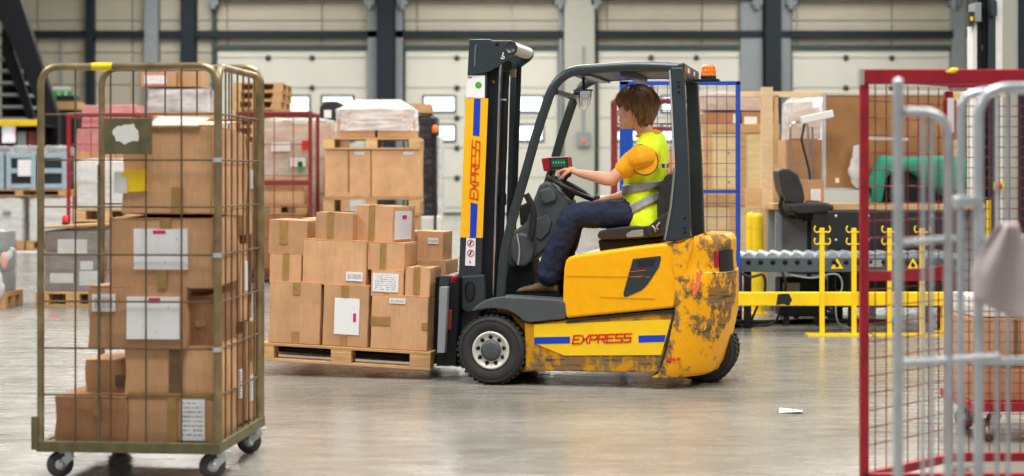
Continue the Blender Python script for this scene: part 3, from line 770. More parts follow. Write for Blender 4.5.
# counterweight: outline in plan lofted from bottom to top, rounded rear corners
def cw_front_u(z):
    a, b_ = fk(674.5, 310, 0), fk(690, 242, 0); c_ = fk(659.5, 372, 0)
    if z > a[1]: t = (z-a[1])/(b_[1]-a[1]); return a[0]+(b_[0]-a[0])*t
    t = (z-c_[1])/(a[1]-c_[1]); return c_[0]+(a[0]-c_[0])*t
prof = [(376.5,716),(373,722),(363,727),(345,732),(333,734.5),(313,738.5),(290,738.8),(273,738.6),(271.5,737),(262,736),(250,736.5),(241,736.5),(237.5,734.5),(235.2,731)]
def sil_u(px, z, rc):
    """rear overhang at height z for which the rounded outline ends at the measured edge"""
    lo_, hi_ = 0.5, 2.2
    for _ in range(30):
        um = (lo_+hi_)/2; best = -1e9
        for k in range(13):
            g = math.pi/2*k/12; p = MF @ Vector((um-rc+rc*math.sin(g), VW-rc+rc*math.cos(g), z)); best = max(best, HX+FPX*p.x/p.y)
            p = MF @ Vector((um-rc+rc*math.sin(g), rc-rc*math.cos(g), z)); best = max(best, HX+FPX*p.x/p.y)
        if best > px: hi_ = um
        else: lo_ = um
    return lo_
UM = []
rings = []
for (y, x) in prof:
    z = fk(720, y, 0.12)[1]; u0 = cw_front_u(z)+0.013
    rc = 0.34
    if y > 374: u0 += 0.05
    um = sil_u(x, z, rc); UM.append((z, um))
    ring = []
    cen = (um-rc)
    ring.append((u0, 0.0, z)); ring.append(((u0+cen)/2, -0.004, z))
    for k in range(0, 9):
        g = math.pi/2*k/8; ring.append((cen+rc*math.sin(g), rc-rc*math.cos(g)-0.006*math.cos(g), z))
    ring.append((um+0.012, VW/2, z))
    for k in range(0, 9):
        g = math.pi/2*(1-k/8); ring.append((cen+rc*math.sin(g), VW-rc+rc*math.cos(g), z))
    ring.append(((u0+cen)/2, VW, z)); ring.append((u0, VW, z))
    if y < 262:
        kz = (262-y)/27.0; ur_ = um-rc*0.5
        ring = [(a_, b_, c_ - 0.05*kz*max(0, min(1, (ur_-a_)/max(0.05, ur_-u0)))) for (a_, b_, c_) in ring]
    rings.append(ring)
cwt = MB().loft(rings, sm=False)
cwo = cwt.build('counterweight', M['cw'], FT, bevel=0.012, seg=2, ang=28)
for p_ in cwo.data.polygons: p_.use_smooth = True
cwo.data.set_sharp_from_angle(angle=R(32))
MB().prism([(cw_front_u(z_)+o_, z_) for z_, o_ in ((fk(659.5,371,0)[1],-0.004),(fk(674,310,0)[1],-0.004),(fk(690,243,0)[1],-0.004),(fk(690,243,0)[1],0.016),(fk(674,310,0)[1],0.016),(fk(659.5,371,0)[1],0.016))], 0.012, VW-0.012).build('body_seam', M['black'], FT)
# reflector and rear lamp recess on the corner
za, zb = fk(726,250,0.1)[1], fk(726,272,0.1)[1]
def on_corner(g, z, off):
    rc = 0.34; um = min(UM, key=lambda q_: abs(q_[0]-z))[1]; cen = um-rc
    return Vector((cen+(rc+off)*math.sin(g), rc-(rc+off)*math.cos(g), z))
def corner_patch(g0, g1, z0, z1, off, mat, name, parent, n=5):
    A = []; B = []
    for k in range(n+1):
        g = g0+(g1-g0)*k/n
        A += [on_corner(g, z0, off)]; B += [on_corner(g, z1, off)]
    mb = MB(); inner0 = [on_corner(g0+(g1-g0)*k/n, z0, off-0.03) for k in range(n+1)]; inner1 = [on_corner(g0+(g1-g0)*k/n, z1, off-0.03) for k in range(n+1)]
    for k in range(n):
        mb.add([A[k],A[k+1],B[k+1],B[k]], [(0,1,2,3)]); mb.add([A[k],A[k+1],inner0[k+1],inner0[k]], [(0,3,2,1)]); mb.add([B[k],B[k+1],inner1[k+1],inner1[k]], [(0,1,2,3)])
    mb.add([A[0],B[0],inner1[0],inner0[0]], [(0,1,2,3)]); mb.add([A[n],B[n],inner1[n],inner0[n]], [(3,2,1,0)])
    return mb.build(name, M[mat], parent)
corner_patch(0.80, 0.90, zb+0.03, za-0.012, 0.006, 'red', 'reflector', cwo)
pm_ = corner_patch(0.82, 0.88, zb+0.05, za-0.05, 0.008, 'white', 'reflector_mark', cwo)
corner_patch(0.93, 1.5, zb, za-0.005, 0.006, 'black', 'lamp_recess', cwo)
# pink chalk marks and scuffed letters, as thin paint patches on the flank
def patch(pts, mat, name, v=-0.0075):
    return MB().prism(fpoly(pts, v), v, v+0.004).build(name, M[mat], cwo)
M['chalk'] = pm('pink_chalk', rgb(238, 110, 84), 0.8, var=0.2, scale=30)
patch([(696.5,272),(701.5,273),(699,288),(694,296),(692,294),(696,284)], 'chalk', 'chalk_mark')
patch([(690,283),(693,281),(693.5,286),(690,287)], 'chalk', 'chalk_mark')
for k in range(3): patch([(668+4.5*k,358.4),(670.5+4.5*k,357.8),(671+4.5*k,361),(668.4+4.5*k,361.3)], 'red_ink', 'worn_letter')
# top deck behind the seat
a = fk(686,242,0.2); b_ = fk(706,238,0.2)
MB().box((a[0]-0.02,0.15,a[1]-0.03), (b_[0],VW-0.15,a[1]+0.025)).build('rear_deck', M['char'], FT, bevel=0.01)

# fender, floor plate, front apron
fen = fpoly([(471,311.5),(474,308),(480.6,302.5),(487,299.5),(494,297.6),(504,296.5),(540,298.5),(560,300),(563,301),(565.6,303),(565.6,319),(548,320.6),(530,322.6),(523,321),(519,317),(513,313),(508,310.6),(502.5,309.4),(495,308.4),(487,308.6),(479,310)])
MB().prism(fen, -0.005, 0.2).build('fender', M['char2'], FT, bevel=0.008)
MB().prism(fen, VW-0.2, VW+0.005).build('fender', M['char2'], FT, bevel=0.008)
zf = fk(540, 299, 0.1)[1]; ua = fk(497, 299, 0.1)[0]; ub = fk(570, 299, 0.1)[0]
MB().box((ua+0.02,0.2,zf-0.05), (ub+0.15,VW-0.2,zf-0.004)).build('floor_plate', M['char'], FT)
MB().prism([(ua-0.02,0.2),(ua+0.16,0.2),(ua+0.16,zf-0.05),(ua-0.02,zf-0.05)], 0.19, VW-0.19).build('front_bulkhead', M['sill'], FT)
MB().prism(fpoly([(512,314),(523,322),(534,323),(534,371),(522,372),(525,345)], 0.1), 0.1, 0.2).build('wheel_arch', M['sill'], FT)
MB().box((-0.09,0.05,0.155), (0.09,VW-0.05,0.27)).build('axle_beam', M['near_black'], FT)
# wheels
def drive_wheel(v0, v1, u, z, r, name='wheel', rim=True, side=-1):
    prof = [(r*0.52,0.045),(r*0.56,0.0),(r*0.60,-0.012),(r*0.78,-0.016),(r*0.92,-0.010),(r*0.985,0.012),(r,0.03)]
    w = v1-v0; full = prof + [(rr, w-h) for rr, h in prof[::-1]]
    t = MB().lathe(full, (u, v0, z), (0,1,0), 48).build(name, M['rubber'], FT)
    tr = MB()                                             # tread lugs
    for k in range(36):
        g = 2*math.pi*k/36
        for s in (0, 1):
            gg = g + (s*math.pi/36); m = Matrix.Rotation(gg, 3, 'Y')
            c = Vector((u,0,z)) + m @ Vector((r+0.002,0,0)); vv = v0+0.045 if s == 0 else v1-0.045
            tr.obox((c.x, vv, c.z), (0.012, 0.075, 0.021), m)
    lug = tr.build('tread_lugs', M['rubber'], t); lug['kind'] = 'stuff'
    ring = MB().lathe([(r*0.93,-0.0135),(r*0.90,-0.0185),(r*0.87,-0.0165)], (u,v0,z), (0,1,0), 40, caps=False).build('sidewall_rib', M['rubber'], t)
    if rim:
        rm = MB().lathe([(r*0.56,0.0),(r*0.55,-0.014),(r*0.50,-0.016),(r*0.46,-0.004),(r*0.33,0.004),(r*0.31,-0.002),(r*0.30,0.03)], (u,v0,z), (0,1,0), 40, caps=False).build('rim', M['silver'], t)
        MB().lathe([(r*0.31,0.0),(r*0.29,-0.016),(r*0.2,-0.02),(r*0.05,-0.021)], (u,v0,z), (0,1,0), 32).build('hub_cap', M['char2'], t)
        for k in range(9):
            g = 2*math.pi*k/9+0.2; c = (u+math.cos(g)*r*0.405, v0+0.004, z+math.sin(g)*r*0.405)
            MB().lathe([(0.016,0),(0.016,-0.004),(0.009,-0.005),(0.009,-0.014),(0.003,-0.016)], c, (0,1,0), 10).build('wheel_nut', M['near_black'], t)
    return t
cu, cz = fk(491, 350.8, 0.0); rW = 0.2185
drive_wheel(0.0, 0.17, cu, rW+0.002, rW)
drive_wheel(VW-0.17, VW, cu, rW+0.002, rW, rim=False)
ur = fp(704, 352, 0.42).x; rR = 0.20
drive_wheel(0.40, 0.55, ur, rR+0.002, rR, rim=True)
drive_wheel(0.58, 0.73, ur, rR+0.002, rR, rim=False)
MB().box((ur-0.3,0.2,0.34), (ur+0.12,VW-0.2,0.5)).build('steer_carrier', M['near_black'], FT)

# mast ------------------------------------------------------------------
V1, V2 = 0.22, 0.73
mast_near = [(469.5,40),(488,40),(482.5,237),(478,366),(454.5,367),(460,240)]
mi = MB().prism(fpoly(mast_near, V1), V1, V1+0.055).build('mast_upright', M['char'], FT, bevel=0.006)
uL = [fk(x, y, V1) for x, y in mast_near]
mf = MB().prism(uL, V2-0.055, V2).build('mast_upright', M['char'], FT, bevel=0.006)
# inner stage, cylinders and chains between the uprights
def lean(x, y, v): return fp(x, y, v)
def stick(xt, yt, xb, yb, v, r_, mat, name): return MB().rod(lean(xt,yt,v), lean(xb,yb,v), r_, 14).build(name, M[mat], FT)
def slab(xt0, xt1, yt, xb0, xb1, yb, v0, v1, mat, name): return MB().prism(fpoly([(xt0,yt),(xt1,yt),(xb1,yb),(xb0,yb)], v0), v0, v1).build(name, M[mat], FT, bevel=0.003)
slab(488.5,497,70,479.5,490,352, V1+0.03, V1+0.09, 'near_black', 'inner_rail')
stick(500,60,490.5,345, V1+0.07, 0.014, 'chrome', 'lift_piston')
stick(506,72,497,345, V1+0.12, 0.024, 'near_black', 'lift_cylinder')
MB().rod(lean(504.6,99,V1+0.12), lean(504.5,100.6,V1+0.12), 0.026, 14).build('cylinder_collar', M['steel'], FT)
slab(510.5,516,62,503,509,345, V2-0.06, V2, 'char', 'far_inner_rail')
stick(519,66,510,345, V2-0.1, 0.018, 'near_black', 'lift_cylinder')
MB().prism(fpoly([(510,70),(515.5,69),(515,77),(510,77.6)], V1+0.18), V1+0.18, V1+0.22).build('brass_fitting', M['brass'], FT)
stick(494,82,493.5,82.2, V1+0.02, 0.012, 'brass', 'guide_bolt')
for yy in (64, 200, 320):
    p, q = lean(488-(yy-40)*0.04, yy, V1+0.05), lean(497-(yy-40)*0.045, yy+1, V2-0.05)
    MB().bar((p.x+0.06,V1+0.05,p.z), (p.x+0.06,V2-0.05,p.z), 0.03, 0.08).build('cross_member', M['near_black'], FT)
c0 = lean(493,100,0.5); c1 = lean(484,330,0.5)
MB().bar((c0.x,0.42,c0.z), (c1.x,0.42,c1.z), 0.02, 0.02).build('lift_chain', M['near_black'], FT)
MB().bar((c0.x,0.55,c0.z), (c1.x,0.55,c1.z), 0.02, 0.02).build('lift_chain', M['near_black'], FT)
# hydraulic hoses
MB().tube(smooth_path([lean(507,90,V1+0.2), lean(505,160,V1+0.2), lean(500,235,V1+0.2), lean(496,300,V1+0.24)]), 0.012, 8).build('hose', M['black'], FT)
# head plates and silver cross tube
head = [(469.2,39.2),(490.6,39.2),(491,40.6),(511.4,40.4),(515.2,42.4),(517.2,46.6),(516.2,51.5),(513,55.5),(490.6,71),(484,73),(476,74.2),(467.2,75)]
ph_ = fpoly(head, V1-0.015)
hn = MB().prism(ph_, V1-0.015, V1+0.012).build('mast_head_plate', M['char'], FT, bevel=0.005)
MB().prism(ph_, V2-0.012, V2+0.015).build('mast_head_plate', M['char'], FT, bevel=0.005)
cc_ = fk(510.5,47.2,V1-0.015)
MB().rod((cc_[0],V1+0.012,cc_[1]), (cc_[0],V2-0.012,cc_[1]), 0.041, 24).build('cross_tube', M['silver'], FT)
MB().lathe([(0.041,0),(0.041,-0.004),(0.035,-0.004),(0.034,-0.001),(0.01,-0.001)], (cc_[0],V1-0.015,cc_[1]), (0,1,0), 24).build('tube_end', M['char'], hn)
q = fk(497,43.8,V1-0.015); MB().lathe([(0.012,0),(0.012,-0.006),(0.004,-0.008)], (q[0],V1-0.015,q[1]), (0,1,0), 10).build('bolt', M['near_black'], hn)
pts = [fk(x, y, V1-0.017) for x, y in ((502.6,52.6),(503.4,53.6),(503,55),(501.6,56),(504,56.6),(504.2,58.3),(502.2,59),(500.8,57.6))]
MB().tube([(p[0],V1-0.017,p[1]) for p in pts], 0.004, 6).build('hook_symbol', M['white'], hn)
mb = MB().tube([(p[0],V1-0.017,p[1]) for p in (fk(476.5,44,V1-0.017), fk(475.3,48,V1-0.017), fk(474.6,66,V1-0.017))], 0.0025, 6); mb.build('weld_line', M['grey_col'], hn)
# stickers and mast decal
VM = V1-0.002
st = strip([(467.6,75.2),(485,75.6),(484.6,98),(466,97.6)], VM, FT, 'label_plain', 'instruction_sticker')
g = fk(478.4, 85.2, VM-0.003); MB().lathe([(0.022,0),(0.022,0.001)], (g[0],VM-0.003,g[1]), (0,1,0), 18).build('green_disc', pm('green_print', rgb(70,160,50), 0.5, var=0.2), st)
g2 = fk(469.5, 77.5, VM-0.003); MB().box((g2[0]-0.012,VM-0.0035,g2[1]-0.004), (g2[0]+0.015,VM-0.002,g2[1]+0.003)).build('printed_mark', M['magenta'], st)
md = MB().prism(fpoly([(465.6,98.2),(488.2,98.4),(482.6,238),(460.2,237.4)], VM-0.002), VM-0.002, VM).build('mast_decal', M['decal_o'], FT)
strip([(474,98.6),(480.6,98.7),(479.4,136),(472.8,135.4)], VM-0.002, md, 'blue', 'blue_bar')
strip([(470.6,202.4),(477.6,204),(476,237.6),(469.8,237.4)], VM-0.002, md, 'blue', 'blue_bar')
pb = fp(477.6, 199.5, VM-0.005); ptp = fp(480, 140, VM-0.005); pl_ = fp(469.9, 199.3, VM-0.005)
ex = (ptp-pb); ez = (pl_-pb); tot = ex.length
lettering('EXPRESS', pb, ex, ez, (0,-1,0), tot/7*0.78, ez.length, tot/7*0.22, 0.0085, 'orange_ink', md)
ss = strip([(466.4,238),(475.6,238.4),(475,266),(465,265.4)], VM, FT, 'label_plain', 'warning_sticker')
M['pink_ink'] = pm('pink_print', rgb(206, 50, 110), 0.5, var=0.1)
for yy in (243, 253):
    g = fk(470.6, yy, VM-0.004); MB().tube([(g[0]+0.021*math.cos(k*math.pi/10),VM-0.0025,g[1]+0.021*math.sin(k*math.pi/10)) for k in range(20)], 0.003, 5, closed=True).build('warning_ring', M['pink_ink'], ss)
    MB().bar((g[0]-0.014,VM-0.003,g[1]-0.014), (g[0]+0.014,VM-0.003,g[1]+0.014), 0.004, 0.002, up=(0,-1,0)).build('warning_bar', M['pink_ink'], ss)
    MB().bar((g[0]-0.004,VM-0.0035,g[1]-0.012), (g[0]+0.002,VM-0.0035,g[1]+0.012), 0.008, 0.002, up=(0,-1,0)).build('warning_figure', M['near_black'], ss)
g = fk(470, 261.5, VM-0.004); MB().prism([(g[0]-0.008,g[1]-0.008),(g[0]+0.008,g[1]-0.008),(g[0],g[1]+0.009)], VM-0.004, VM-0.002).build('warning_triangle', M['pink_ink'], ss)
# lower bracket with oval slot
br = MB().prism(fpoly([(461,276),(484,274.5),(485.5,312),(474,312),(466,313),(461,309)], 0.16), 0.16, 0.215).build('mast_foot_bracket', M['char'], FT, bevel=0.012)
o_ = [fk(470+4.4*math.cos(t), 291+9.5*math.sin(t) - (4 if False else 0), 0.158) for t in [k*math.pi/10 for k in range(20)]]
MB().tube([(p[0],0.158,p[1]) for p in o_], 0.006, 6, closed=True).build('slot_rim', M['near_black'], br)
MB().prism(o_, 0.156, 0.159).build('slot', M['black'], br)

# carriage, load backrest, forks
cg = MB().prism(fpoly([(450,279),(459,278),(455.5,366),(446,366)], 0.1), 0.1, 0.9).build('carriage', M['near_black'], FT)
slab(439.5,447.5,287,437,444.5,353, 0.05, 0.11, 'grey_col', 'carriage_side_plate')
slab(432,441,277,430.5,438,364, 0.3, 0.38, 'near_black', 'fork_shank')
slab(431.5,441,277,430,438,364, 0.80, 0.88, 'near_black', 'fork_shank')
slab(440,450,276,438,447,300, 0.12, 0.88, 'char', 'carriage_bar')
slab(438,450,345,436.5,447,366, 0.12, 0.88, 'near_black', 'carriage_bar')
slab(450.5,456.5,276,450,456,283, 0.1, 0.16, 'red', 'red_hose_guard')
slab(447,452,310,446,451,330, 0.09, 0.14, 'red_old', 'red_link')
# forks
TILT = R(1.9)
pr = fp(430.5, 352.3, 0.13)                     # top right edge of the pallet, near side
MP = MF @ Matrix.Translation((pr.x, 0.13, pr.z)) @ Matrix.Rotation(TILT, 4, 'Y')
def pp(x, y, v=0.0): p = ray_local(MP, x, y, 1, v); return p.x, p.z
tl = MP.copy()
fl = MF.inverted() @ MP
for v in (0.10, 0.56):
    mb = MB()
    P = [fl @ Vector(p) for p in ((0.05,v,-0.02-0.022),(-1.12,v,-0.022-0.02),(-1.12,v,-0.045-0.02),(0.05,v,-0.062-0.02))]
    Q = [p + Vector((0,0.11,0)) for p in P]
    mb.add(P+Q, [(0,1,2,3),(7,6,5,4),(0,4,5,1),(1,5,6,2),(2,6,7,3),(3,7,4,0)]); mb.build('fork_tine', M['near_black'], FT)

# overhead guard ----------------------------------------------------------
rg = 0.031
def guard_path(v, pts): return [fp(x, y, v) for x, y in pts]
gp = [(500.5,297),(503.5,262),(508,238),(515.5,208),(527,168),(536,136),(545.5,107),(551.5,91),(558.5,80.5),(568,73.5),(580,70),(600,68.4),(637,66.4),(678,67.6)]
near = smooth_path(guard_path(0.05, gp), 5)
far = [Vector((p.x, VW-0.05 - (0.10*max(0, min(1, (0.0-p.x+0.6)/1.0)) if False else 0.06), p.z)) for p in near]
def gtube(path, side):
    return MB().tube(path, 0.026, 12, ref=(0,1,0), ry=0.031)
gtube(near, 0).build('guard_side_rail', M['char'], FT)
gtube(far, 1).build('guard_side_rail', M['char'], FT)
rp = [(670.6,67.5),(683.2,67.5),(688,160),(690.5,242),(664.5,241),(671.5,205),(675,165),(672.5,110)]
rpp = fpoly(rp, 0.02)
po = MB().prism(rpp, 0.02, 0.10).build('guard_rear_post', M['char'], FT, bevel=0.006)
MB().prism(rpp, VW-0.16, VW-0.08).build('guard_rear_post', M['char'], FT, bevel=0.006)
ed = [fp(x, y, 0.018) for x, y in ((674.6,168),(671,205),(664.8,240))]
MB().tube(ed, 0.009, 6).build('post_edge_trim', M['chrome'], po)
ed2 = [fp(x, y, 0.018) for x, y in ((669.6,70),(671.8,110),(674,160))]
MB().tube(ed2, 0.006, 6).build('post_edge_trim', M['steel'], po)
for (x, y) in ((678.5,82),(678.7,86),(679,92),(684.4,228),(684.6,232),(684.8,218)):
    q = fk(x, y, 0.018); MB().lathe([(0.008,0),(0.007,-0.004),(0.002,-0.005)], (q[0],0.02,q[1]), (0,1,0), 8).build('bolt', M['near_black'], po)
# roof plate with slots, front and rear cross beams
zt = [p.z for p in near]; xs = [p.x for p in near]
rp0 = fp(575,71,0.05); rp1 = fp(680,67,0.05)
k0 = [p for p in near if p.x > rp0.x-0.02]
vs = []
for p in k0: vs += [(p.x,0.07,p.z-0.008),(p.x,VW-0.13,p.z-0.008)]
nb = len(k0)
mb = MB()
for k in range(9):
    a = 0.07 + k*(VW-0.20)/9; wv = (VW-0.20)/9*0.78
    top = [(p.x, p.z+0.010) for p in k0]; bot = [(p.x, p.z-0.025) for p in k0][::-1]
    MB().prism(top+bot, a+0.01, a+wv).build('roof_bar', M['char'], FT)
for xx in (585, 625): 
    q = fp(xx, 69.5, 0.05); MB().box((q.x-0.03,0.06,q.z-0.04), (q.x+0.03,VW-0.12,q.z-0.012)).build('roof_cross_bar', M['char'], FT)
q = fk(677,66,0.02); MB().box((q[0]-0.05,0.03,q[1]-0.06), (q[0]+0.045,VW-0.09,q[1]+0.022)).build('guard_rear_beam', M['char'], FT, bevel=0.012)
for v in (0.25,0.6): MB().box((q[0]+0.044,v-0.03,q[1]-0.03), (q[0]+0.049,v+0.05,q[1]+0.0)).build('rear_sticker', M['label_plain'], FT)
q = fp(553,92,0.05); MB().bar((q.x+0.01,0.06,q.z), (q.x+0.01,VW-0.12,q.z), 0.04, 0.03).build('guard_front_beam', M['char'], FT)
# beacon
bc = fp(708.5, 78.6, 0.62)
bco = MB().box((bc.x-0.07,bc.y-0.06,bc.z-0.018), (bc.x+0.07,bc.y+0.06,bc.z-0.004)).build('beacon_bracket', M['near_black'], FT, bevel=0.004)
MB().bar((bc.x-0.2,bc.y,bc.z-0.012), (bc.x-0.02,bc.y,bc.z-0.012), 0.05, 0.012).build('beacon_arm', M['near_black'], FT)
MB().lathe([(0.05,-0.004),(0.052,0.016),(0.048,0.018)], bc, (0,0,1), 24).build('beacon_base', M['near_black'], bco)
MB().lathe([(0.049,0.016),(0.050,0.03),(0.047,0.034),(0.049,0.038),(0.046,0.055),(0.044,0.059),(0.045,0.063),(0.043,0.08),(0.036,0.088),(0.01,0.09)], bc, (0,0,1), 24).build('beacon_lens', M['amber'], bco)
# panoramic mirror
mc = fp(583.5, 90.5, 0.28)
mr = MB().rod((mc.x,mc.y,mc.z+0.11), (mc.x,mc.y,mc.z-0.0), 0.009, 8).build('mirror_arm', M['near_black'], FT)
rings = []
for i in range(9):
    t = i/8; ring = []
    for k in range(20):
        g = math.pi*k/19
        rr = 0.055*math.sqrt(max(0.0, 1-(t*0.98)**2.2)); ring.append((mc.x+rr*math.cos(g)*1.0, mc.y-rr*0.45*math.sin(g), mc.z-0.125*t))
    rings.append(ring)
MB().loft(rings, caps=False).build('mirror_glass', M['mirror'], mr)
rb = [(x, y+0.004, z) for ring in rings for (x, y, z) in (ring[0], ring[-1])]
MB().loft([[(x, mc.y+0.002+(y-mc.y)*0.0, z) for (x, y, z) in ring] for ring in rings]).build('mirror_back', M['black'], mr)
MB().box((mc.x-0.062,mc.y-0.03,mc.z-0.004), (mc.x+0.062,mc.y+0.006,mc.z+0.006)).build('mirror_brow', M['black'], mr, bevel=0.002)

# operator console ---------------------------------------------------------
con_px = [(539,185),(545,181),(552,183),(569,200.5),(570,206),(566,214),(561,228),(556,238),(545,250),(532,260.5),(520,265),(510,268),(507,262),(509,245),(513,231),(521,226),(526,222),(530,210),(533.5,199)]
MB().prism(fpoly(con_px, 0.40), 0.40, 0.66).build('steering_console', M['char2'], FT, bevel=0.02, seg=3)
MB().prism(fpoly([(510,268),(532,260),(534,272),(528,299),(505,299)], 0.46), 0.42, 0.7).build('console_foot', M['near_black'], FT)
disc = fp(521, 250, 0.38)
pod = [fk(521+13.0*math.cos(t)*(1.0 if math.cos(t) > 0 else 0.9), 250+17*math.sin(t), 0.36) for t in [k*math.pi/12 for k in range(24)]]
MB().prism(pod, 0.36, 0.46).build('console_pod', M['char2'], FT, bevel=0.02, seg=3)
a_ = [fp(x, y, 0.355) for x, y in ((517,234),(519.5,250),(518,265))]; MB().tube(smooth_path(a_), 0.006, 6).build('pod_ridge', M['steel'], FT)
MB().prism(fpoly([(539,190),(550,187),(556,195),(556,201),(545,205),(540,200)], 0.375), 0.375, 0.41).build('console_pad', M['char2'], FT, bevel=0.015, seg=3)
MB().prism(fpoly([(535,219),(546,214),(552,222),(549,233),(541,241),(535,238)], 0.385), 0.385, 0.41).build('console_panel', M['char2'], FT, bevel=0.012, seg=3)
lv = smooth_path([fp(x, y, 0.33) for x, y in ((526,194),(531,204),(533.6,216),(531.5,234),(529,240))])
MB().tube(lv, [0.014]*len(lv), 8, ref=(0,1,0), ry=[0.022]*len(lv)).build('side_lever', M['black'], FT)
MB().prism(fpoly([(519,206),(530,201),(531,222),(520,226)], 0.5), 0.5, 0.62).build('dash_block', M['black'], FT, bevel=0.01)
# red terminal with a small screen
tm = MB().prism(fpoly([(541,158.5),(549,157),(568,156.5),(569,169),(548,170.5),(543.5,171.5)], 0.42), 0.42, 0.56).build('terminal', M['red'], FT, bevel=0.008)
MB().prism(fpoly([(549,158),(567.5,157.5),(568.2,168),(549.6,169)], 0.415), 0.412, 0.42).build('terminal_bezel', M['black'], tm)
sc = MB().prism(fpoly([(551,159.5),(566,159),(566.4,166.4),(551.4,167)], 0.41), 0.409, 0.412).build('terminal_screen', M['lcd'], tm)
M['green_ink'] = pm('green_digits', rgb(90,210,140), 0.4, var=0.1)
for k in range(5):
    q = fk(553.5+2.6*k, 162.6, 0.408); MB().box((q[0]-0.004,0.407,q[1]-0.006), (q[0]+0.004,0.409,q[1]+0.008)).build('digit', M['green_ink'], tm)
MB().rod(fp(552,171,0.49), fp(549,184,0.49), 0.014, 10).build('terminal_stalk', M['black'], FT)
# steering wheel: tilted ring with three spokes, boss and knob
wc = fp(571, 187.5, 0.52)
ax = Vector((0.47,0,0.88)).normalized(); e1 = Vector((0.88,0,-0.47)).normalized(); e2 = Vector((0,1,0)); rS = 0.158
sw = MB().tube([wc + e1*(rS*math.cos(t)) + e2*(rS*math.sin(t)) for t in [k*math.pi/16 for k in range(32)]], 0.016, 10, closed=True).build('steering_wheel', M['black'], FT)
for t in (0.5, 2.6, 4.7):
    MB().rod(wc + e1*(rS*math.cos(t))+e2*(rS*math.sin(t)), wc - ax*0.035, 0.011, 8).build('spoke', M['black'], sw)
MB().lathe([(0.045,0.01),(0.05,0.0),(0.05,-0.05),(0.045,-0.07)], wc-ax*0.03, ax, 20).build('wheel_boss', M['black'], sw)
MB().rod(wc-ax*0.1, fp(556,203,0.52), 0.042, 16).build('steering_column', M['black'], FT)
KN = wc + e1*(-rS*0.93) + e2*(-0.03)
KN = fp(566.5, 177, 0.44)
MB().lathe([(0.012,-0.05),(0.012,0.0),(0.022,0.012),(0.022,0.04),(0.012,0.052)], KN, ax, 14).build('wheel_knob', M['black'], sw)
# hand control knob on its arm (right hand)
K2 = fp(597, 200, 0.66)
MB().lathe([(0.014,-0.03),(0.026,-0.015),(0.028,0.01),(0.018,0.028),(0.004,0.034)], K2, (0,0,1), 16).build('control_knob', M['black'], FT)
MB().tube(smooth_path([K2+Vector((0,0,-0.03)), K2+Vector((0.02,0.03,-0.09)), K2+Vector((0.1,0.12,-0.14)), K2+Vector((0.3,0.16,-0.16))]), 0.013, 8).build('control_arm', M['black'], FT)
MB().bar(K2+Vector((0.12,0.14,-0.16)), K2+Vector((0.42,0.16,-0.17)), 0.10, 0.06).build('armrest', M['black'], FT, bevel=0.02)
# seat
def seatprism(pts, v0, v1, name, mat='black', bv=0.02, par=None): return MB().prism(fpoly(pts, v0), v0, v1).build(name, M[mat], par or FT, bevel=bv, seg=3)
M['seat'] = pm('black_vinyl', rgb(40, 39, 40), 0.5, var=0.2, scale=10, bmp=0.15)
se = seatprism([(597,236),(598.5,231.5),(606,229),(624,226.5),(646,225.5),(660,226),(660,237),(640,238.5),(612,239.5),(599,239.5)], 0.27, 0.75, 'seat', 'seat', 0.02)
seatprism([(598,240),(660,238),(664,250),(600,252)], 0.3, 0.72, 'seat_base', 'near_black', 0.008)
seatprism([(626,234),(632,230.5),(643,229.4),(643.5,236.5),(627,237.5)], 0.262, 0.275, 'seat_wear_patch', 'grey_col', 0.003, se)
seatprism([(657,224),(656.5,205),(659.5,186),(665,176),(671,172),(676,175),(678,195),(676,225),(668,232)], 0.29, 0.73, 'seat_back', 'seat', 0.03)
seatprism([(646,237),(646.5,228),(652,223),(661,215),(668,211),(669,236)], 0.255, 0.30, 'seat_bolster', 'seat', 0.015)
bk = [fp(x, y, 0.25) for x, y in ((652,225.5),(655,228.5),(655.5,232),(658,230),(656.5,226),(660,222.5))]
MB().tube(bk, 0.006, 6).build('belt_buckle', M['steel'], FT)
MB().prism(fpoly([(651,224),(658.5,221),(660,232),(652.6,233.4)], 0.252), 0.252, 0.262).build('belt_reel', M['black'], FT, bevel=0.003)
# ------------------------------------------------------------------ pallet of parcels on the forks
PH = 0.118
pallet('wooden pallet carried on the forks of the truck', MP @ Matrix.Translation((-1.22, 0, -PH)), 1.22, 0.8, PH)
GL_ = 'parcels on the fork-lift pallet'
def lc(label, px, y0, d, **kw):
    xa, za = pp(px[0], px[3], y0); xb, zb = pp(px[2], px[1], y0)
    kw.setdefault('sag', 0.003)
    zz = kw.pop('z', None)
    h = zb-za
    if zz is not None: h = zb-zz; za = zz
    return carton('cardboard_box', label, MP, xa, xb, y0, d, za+0.001, h-0.005, group=GL_, **kw)
f3 = lc('tall carton at bottom left of the loaded pallet with tape tabs', (268,283,321,345), 0.02, 0.38, z=0, tapes=[('f',0.46,0.8,0.6,1),('f',0.46,0,0.6,0.2)], seed=31)
f2 = lc('middle carton of the bottom row with a tall white delivery note', (322,286,369,346.5), 0.025, 0.38, z=0, tapes=[('f',0.4,0.8,0.55,1),('f',0.4,0,0.55,0.2)], labels=[('f',0.26,0.2,0.81,0.79,'label_plain',(0.76,0.36,0.88,0.6))], seed=32)
f1 = lc('right carton of the bottom row with a tape band and a small barcode', (370,297,428.5,352), 0.02, 0.40, z=0, tapes=[('f',0.0,0.44,0.34,0.6),('f',0.9,0.4,1,0.53)], labels=[('f',0.32,0.86,0.6,0.95,'label_bar')], seed=33)
lc('wide plain carton on the left of the middle row with a barcode slip', (302,241.5,366.5,284), 0.03, 0.37, mat='card', labels=[('f',0.7,0.12,0.96,0.32,'label_bar')], seed=34)
